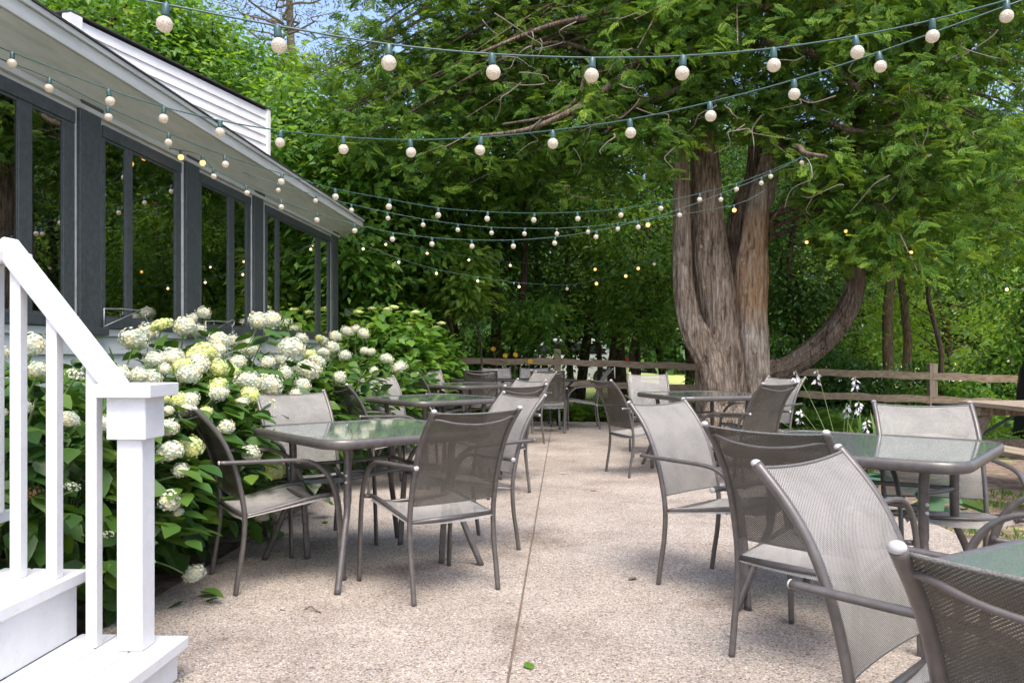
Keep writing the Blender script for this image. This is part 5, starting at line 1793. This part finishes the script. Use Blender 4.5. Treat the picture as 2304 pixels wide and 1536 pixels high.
# fallen leaves, a twig
FL = [(510, 1266, 'curled brown leaf lying by the front leg of the nearest left chair', 'brownleaf'), (1430, 1300, 'small dark leaf lying in the middle of the patio', 'joint'), (1345, 1104, 'tan leaf lying on the patio far from the tables', 'brownleaf'),
      (1195, 1508, 'fresh green leaf lying on the near edge of the patio', 'leafA'), (735, 1178, 'pale leaf lying under the nearest left table', 'fern'), (1258, 1066, 'pale dry leaf lying beside the long joint', 'cap'), (238, 1375, 'pale green leaf lying between the newel post and a baluster', 'fern')]
for (px, py, lab, mt) in FL:
    d = HC * F / (py - HY)
    p = W((px - 1152) / F * d, d, 0.004)
    n = OVATE[0] * np.array([0.06, 0.075, 0.10]); n[:, 2] = n[:, 2] * 0.4 + 0.003
    o = link('fallen_leaf', array_mesh('fallen_leaf', n, OVATE[1], M[mt])); o.location = p; o.rotation_euler = (0.05, 0.04, random.uniform(0, 6))
    tag(o, lab, 'leaf')
tw = MB(); tw.tube(wob((0, 0, 0.006), (0.20, -0.03, 0.006), 6, 0.05, 3), 0.0035, 5)
d = HC * F / (1373 - HY)
to = tw.build('fallen_twig', M['joint']); to.location = W((630 - 1152) / F * d, d, 0)
tag(to, 'thin dark twig lying on the patio in front of the nearest left table', 'twig')

# ------------------------------------------------------------------ things beyond the fence
# white car glimpsed through the wood
ce = empty('parked_car', W(1.9, 29, -0.03), R(172), 'white car parked beyond the wood, glimpsed between the trunks', 'car')
prof = [(-2.1, 0.45), (-2.15, 0.85), (-2.0, 1.0), (-1.6, 1.08), (-1.25, 1.55), (-0.9, 1.68), (0.6, 1.66), (1.15, 1.12), (1.9, 0.98), (2.12, 0.78), (2.12, 0.42), (1.7, 0.30), (-1.7, 0.30)]
m = MB()
n = len(prof)
for y, s in ((-0.86, 1), (0.86, 1)):
    for x, z in prof: m.v.append(Vector((x, y * (0.86 if z > 1.3 else 1), z)))
m.face(list(range(n))); m.face([n + k for k in range(n)][::-1])
for k in range(n): m.face((k, n + k, n + (k + 1) % n, (k + 1) % n))
m.build('body', M['carpaint'], ce, 0.06)
for sy in (-1, 1):
    w = MB(); q = [(-1.5, 1.14), (-1.2, 1.5), (0.55, 1.56), (1.0, 1.14)]
    b = len(w.v)
    for x, z in q: w.v.append(Vector((x, sy * (0.875 if z < 1.3 else 0.765), z)))
    for x, z in q: w.v.append(Vector((x, sy * (0.862 if z < 1.3 else 0.75), z)))
    w.face([0, 1, 2, 3]); w.face([7, 6, 5, 4])
    for k in range(4): w.face((k, (k + 1) % 4, 4 + (k + 1) % 4, 4 + k))
    w.build('side_window', M['cardark'], ce)
    for x in (-1.35, 1.35):
        t = MB(); t.tube([(x, sy * 0.70, 0.33), (x, sy * 0.90, 0.33)], 0.33, 20)
        to_ = t.build('wheel', M['tyre'], ce)
        r_ = MB(); r_.tube([(x, sy * 0.901, 0.33), (x, sy * 0.915, 0.33)], 0.20, 16); r_.build('rim', M['wire'], to_)
    l = MB(); l.box(-2.17, -2.0, sy * 0.60 - 0.14, sy * 0.60 + 0.14, 0.85, 1.0); l.build('tail_light', M['tail'], ce)

# dark covered object at the right edge behind the fence
p = W((2335 - 1152) / F * 12.6, 12.6, -0.35)
ge = empty('covered_grill', p, 0, 'dark rounded bundle standing behind the right end of the fence', 'covered grill')
m = MB(); m.lathe([(0.001, 0), (0.30, 0), (0.32, 0.3), (0.29, 0.75), (0.26, 1.05), (0.24, 1.25), (0.20, 1.40), (0.10, 1.49), (0.001, 1.50)], 24)
for q in m.v:
    f = 1 + 0.16 * mnoise.noise(Vector((q.x * 6, q.y * 6, q.z * 2.5))); q.x *= f; q.y *= f
m.build('cover', M['black'], ge)
h = MB(); h.tube([p for p in spline([(-0.22, -0.24, 1.22), (-0.10, -0.31, 1.25), (0.08, -0.31, 1.24), (0.2, -0.25, 1.21)], 5)], 0.018, 8)
h.build('handle', M['wire'], ge)
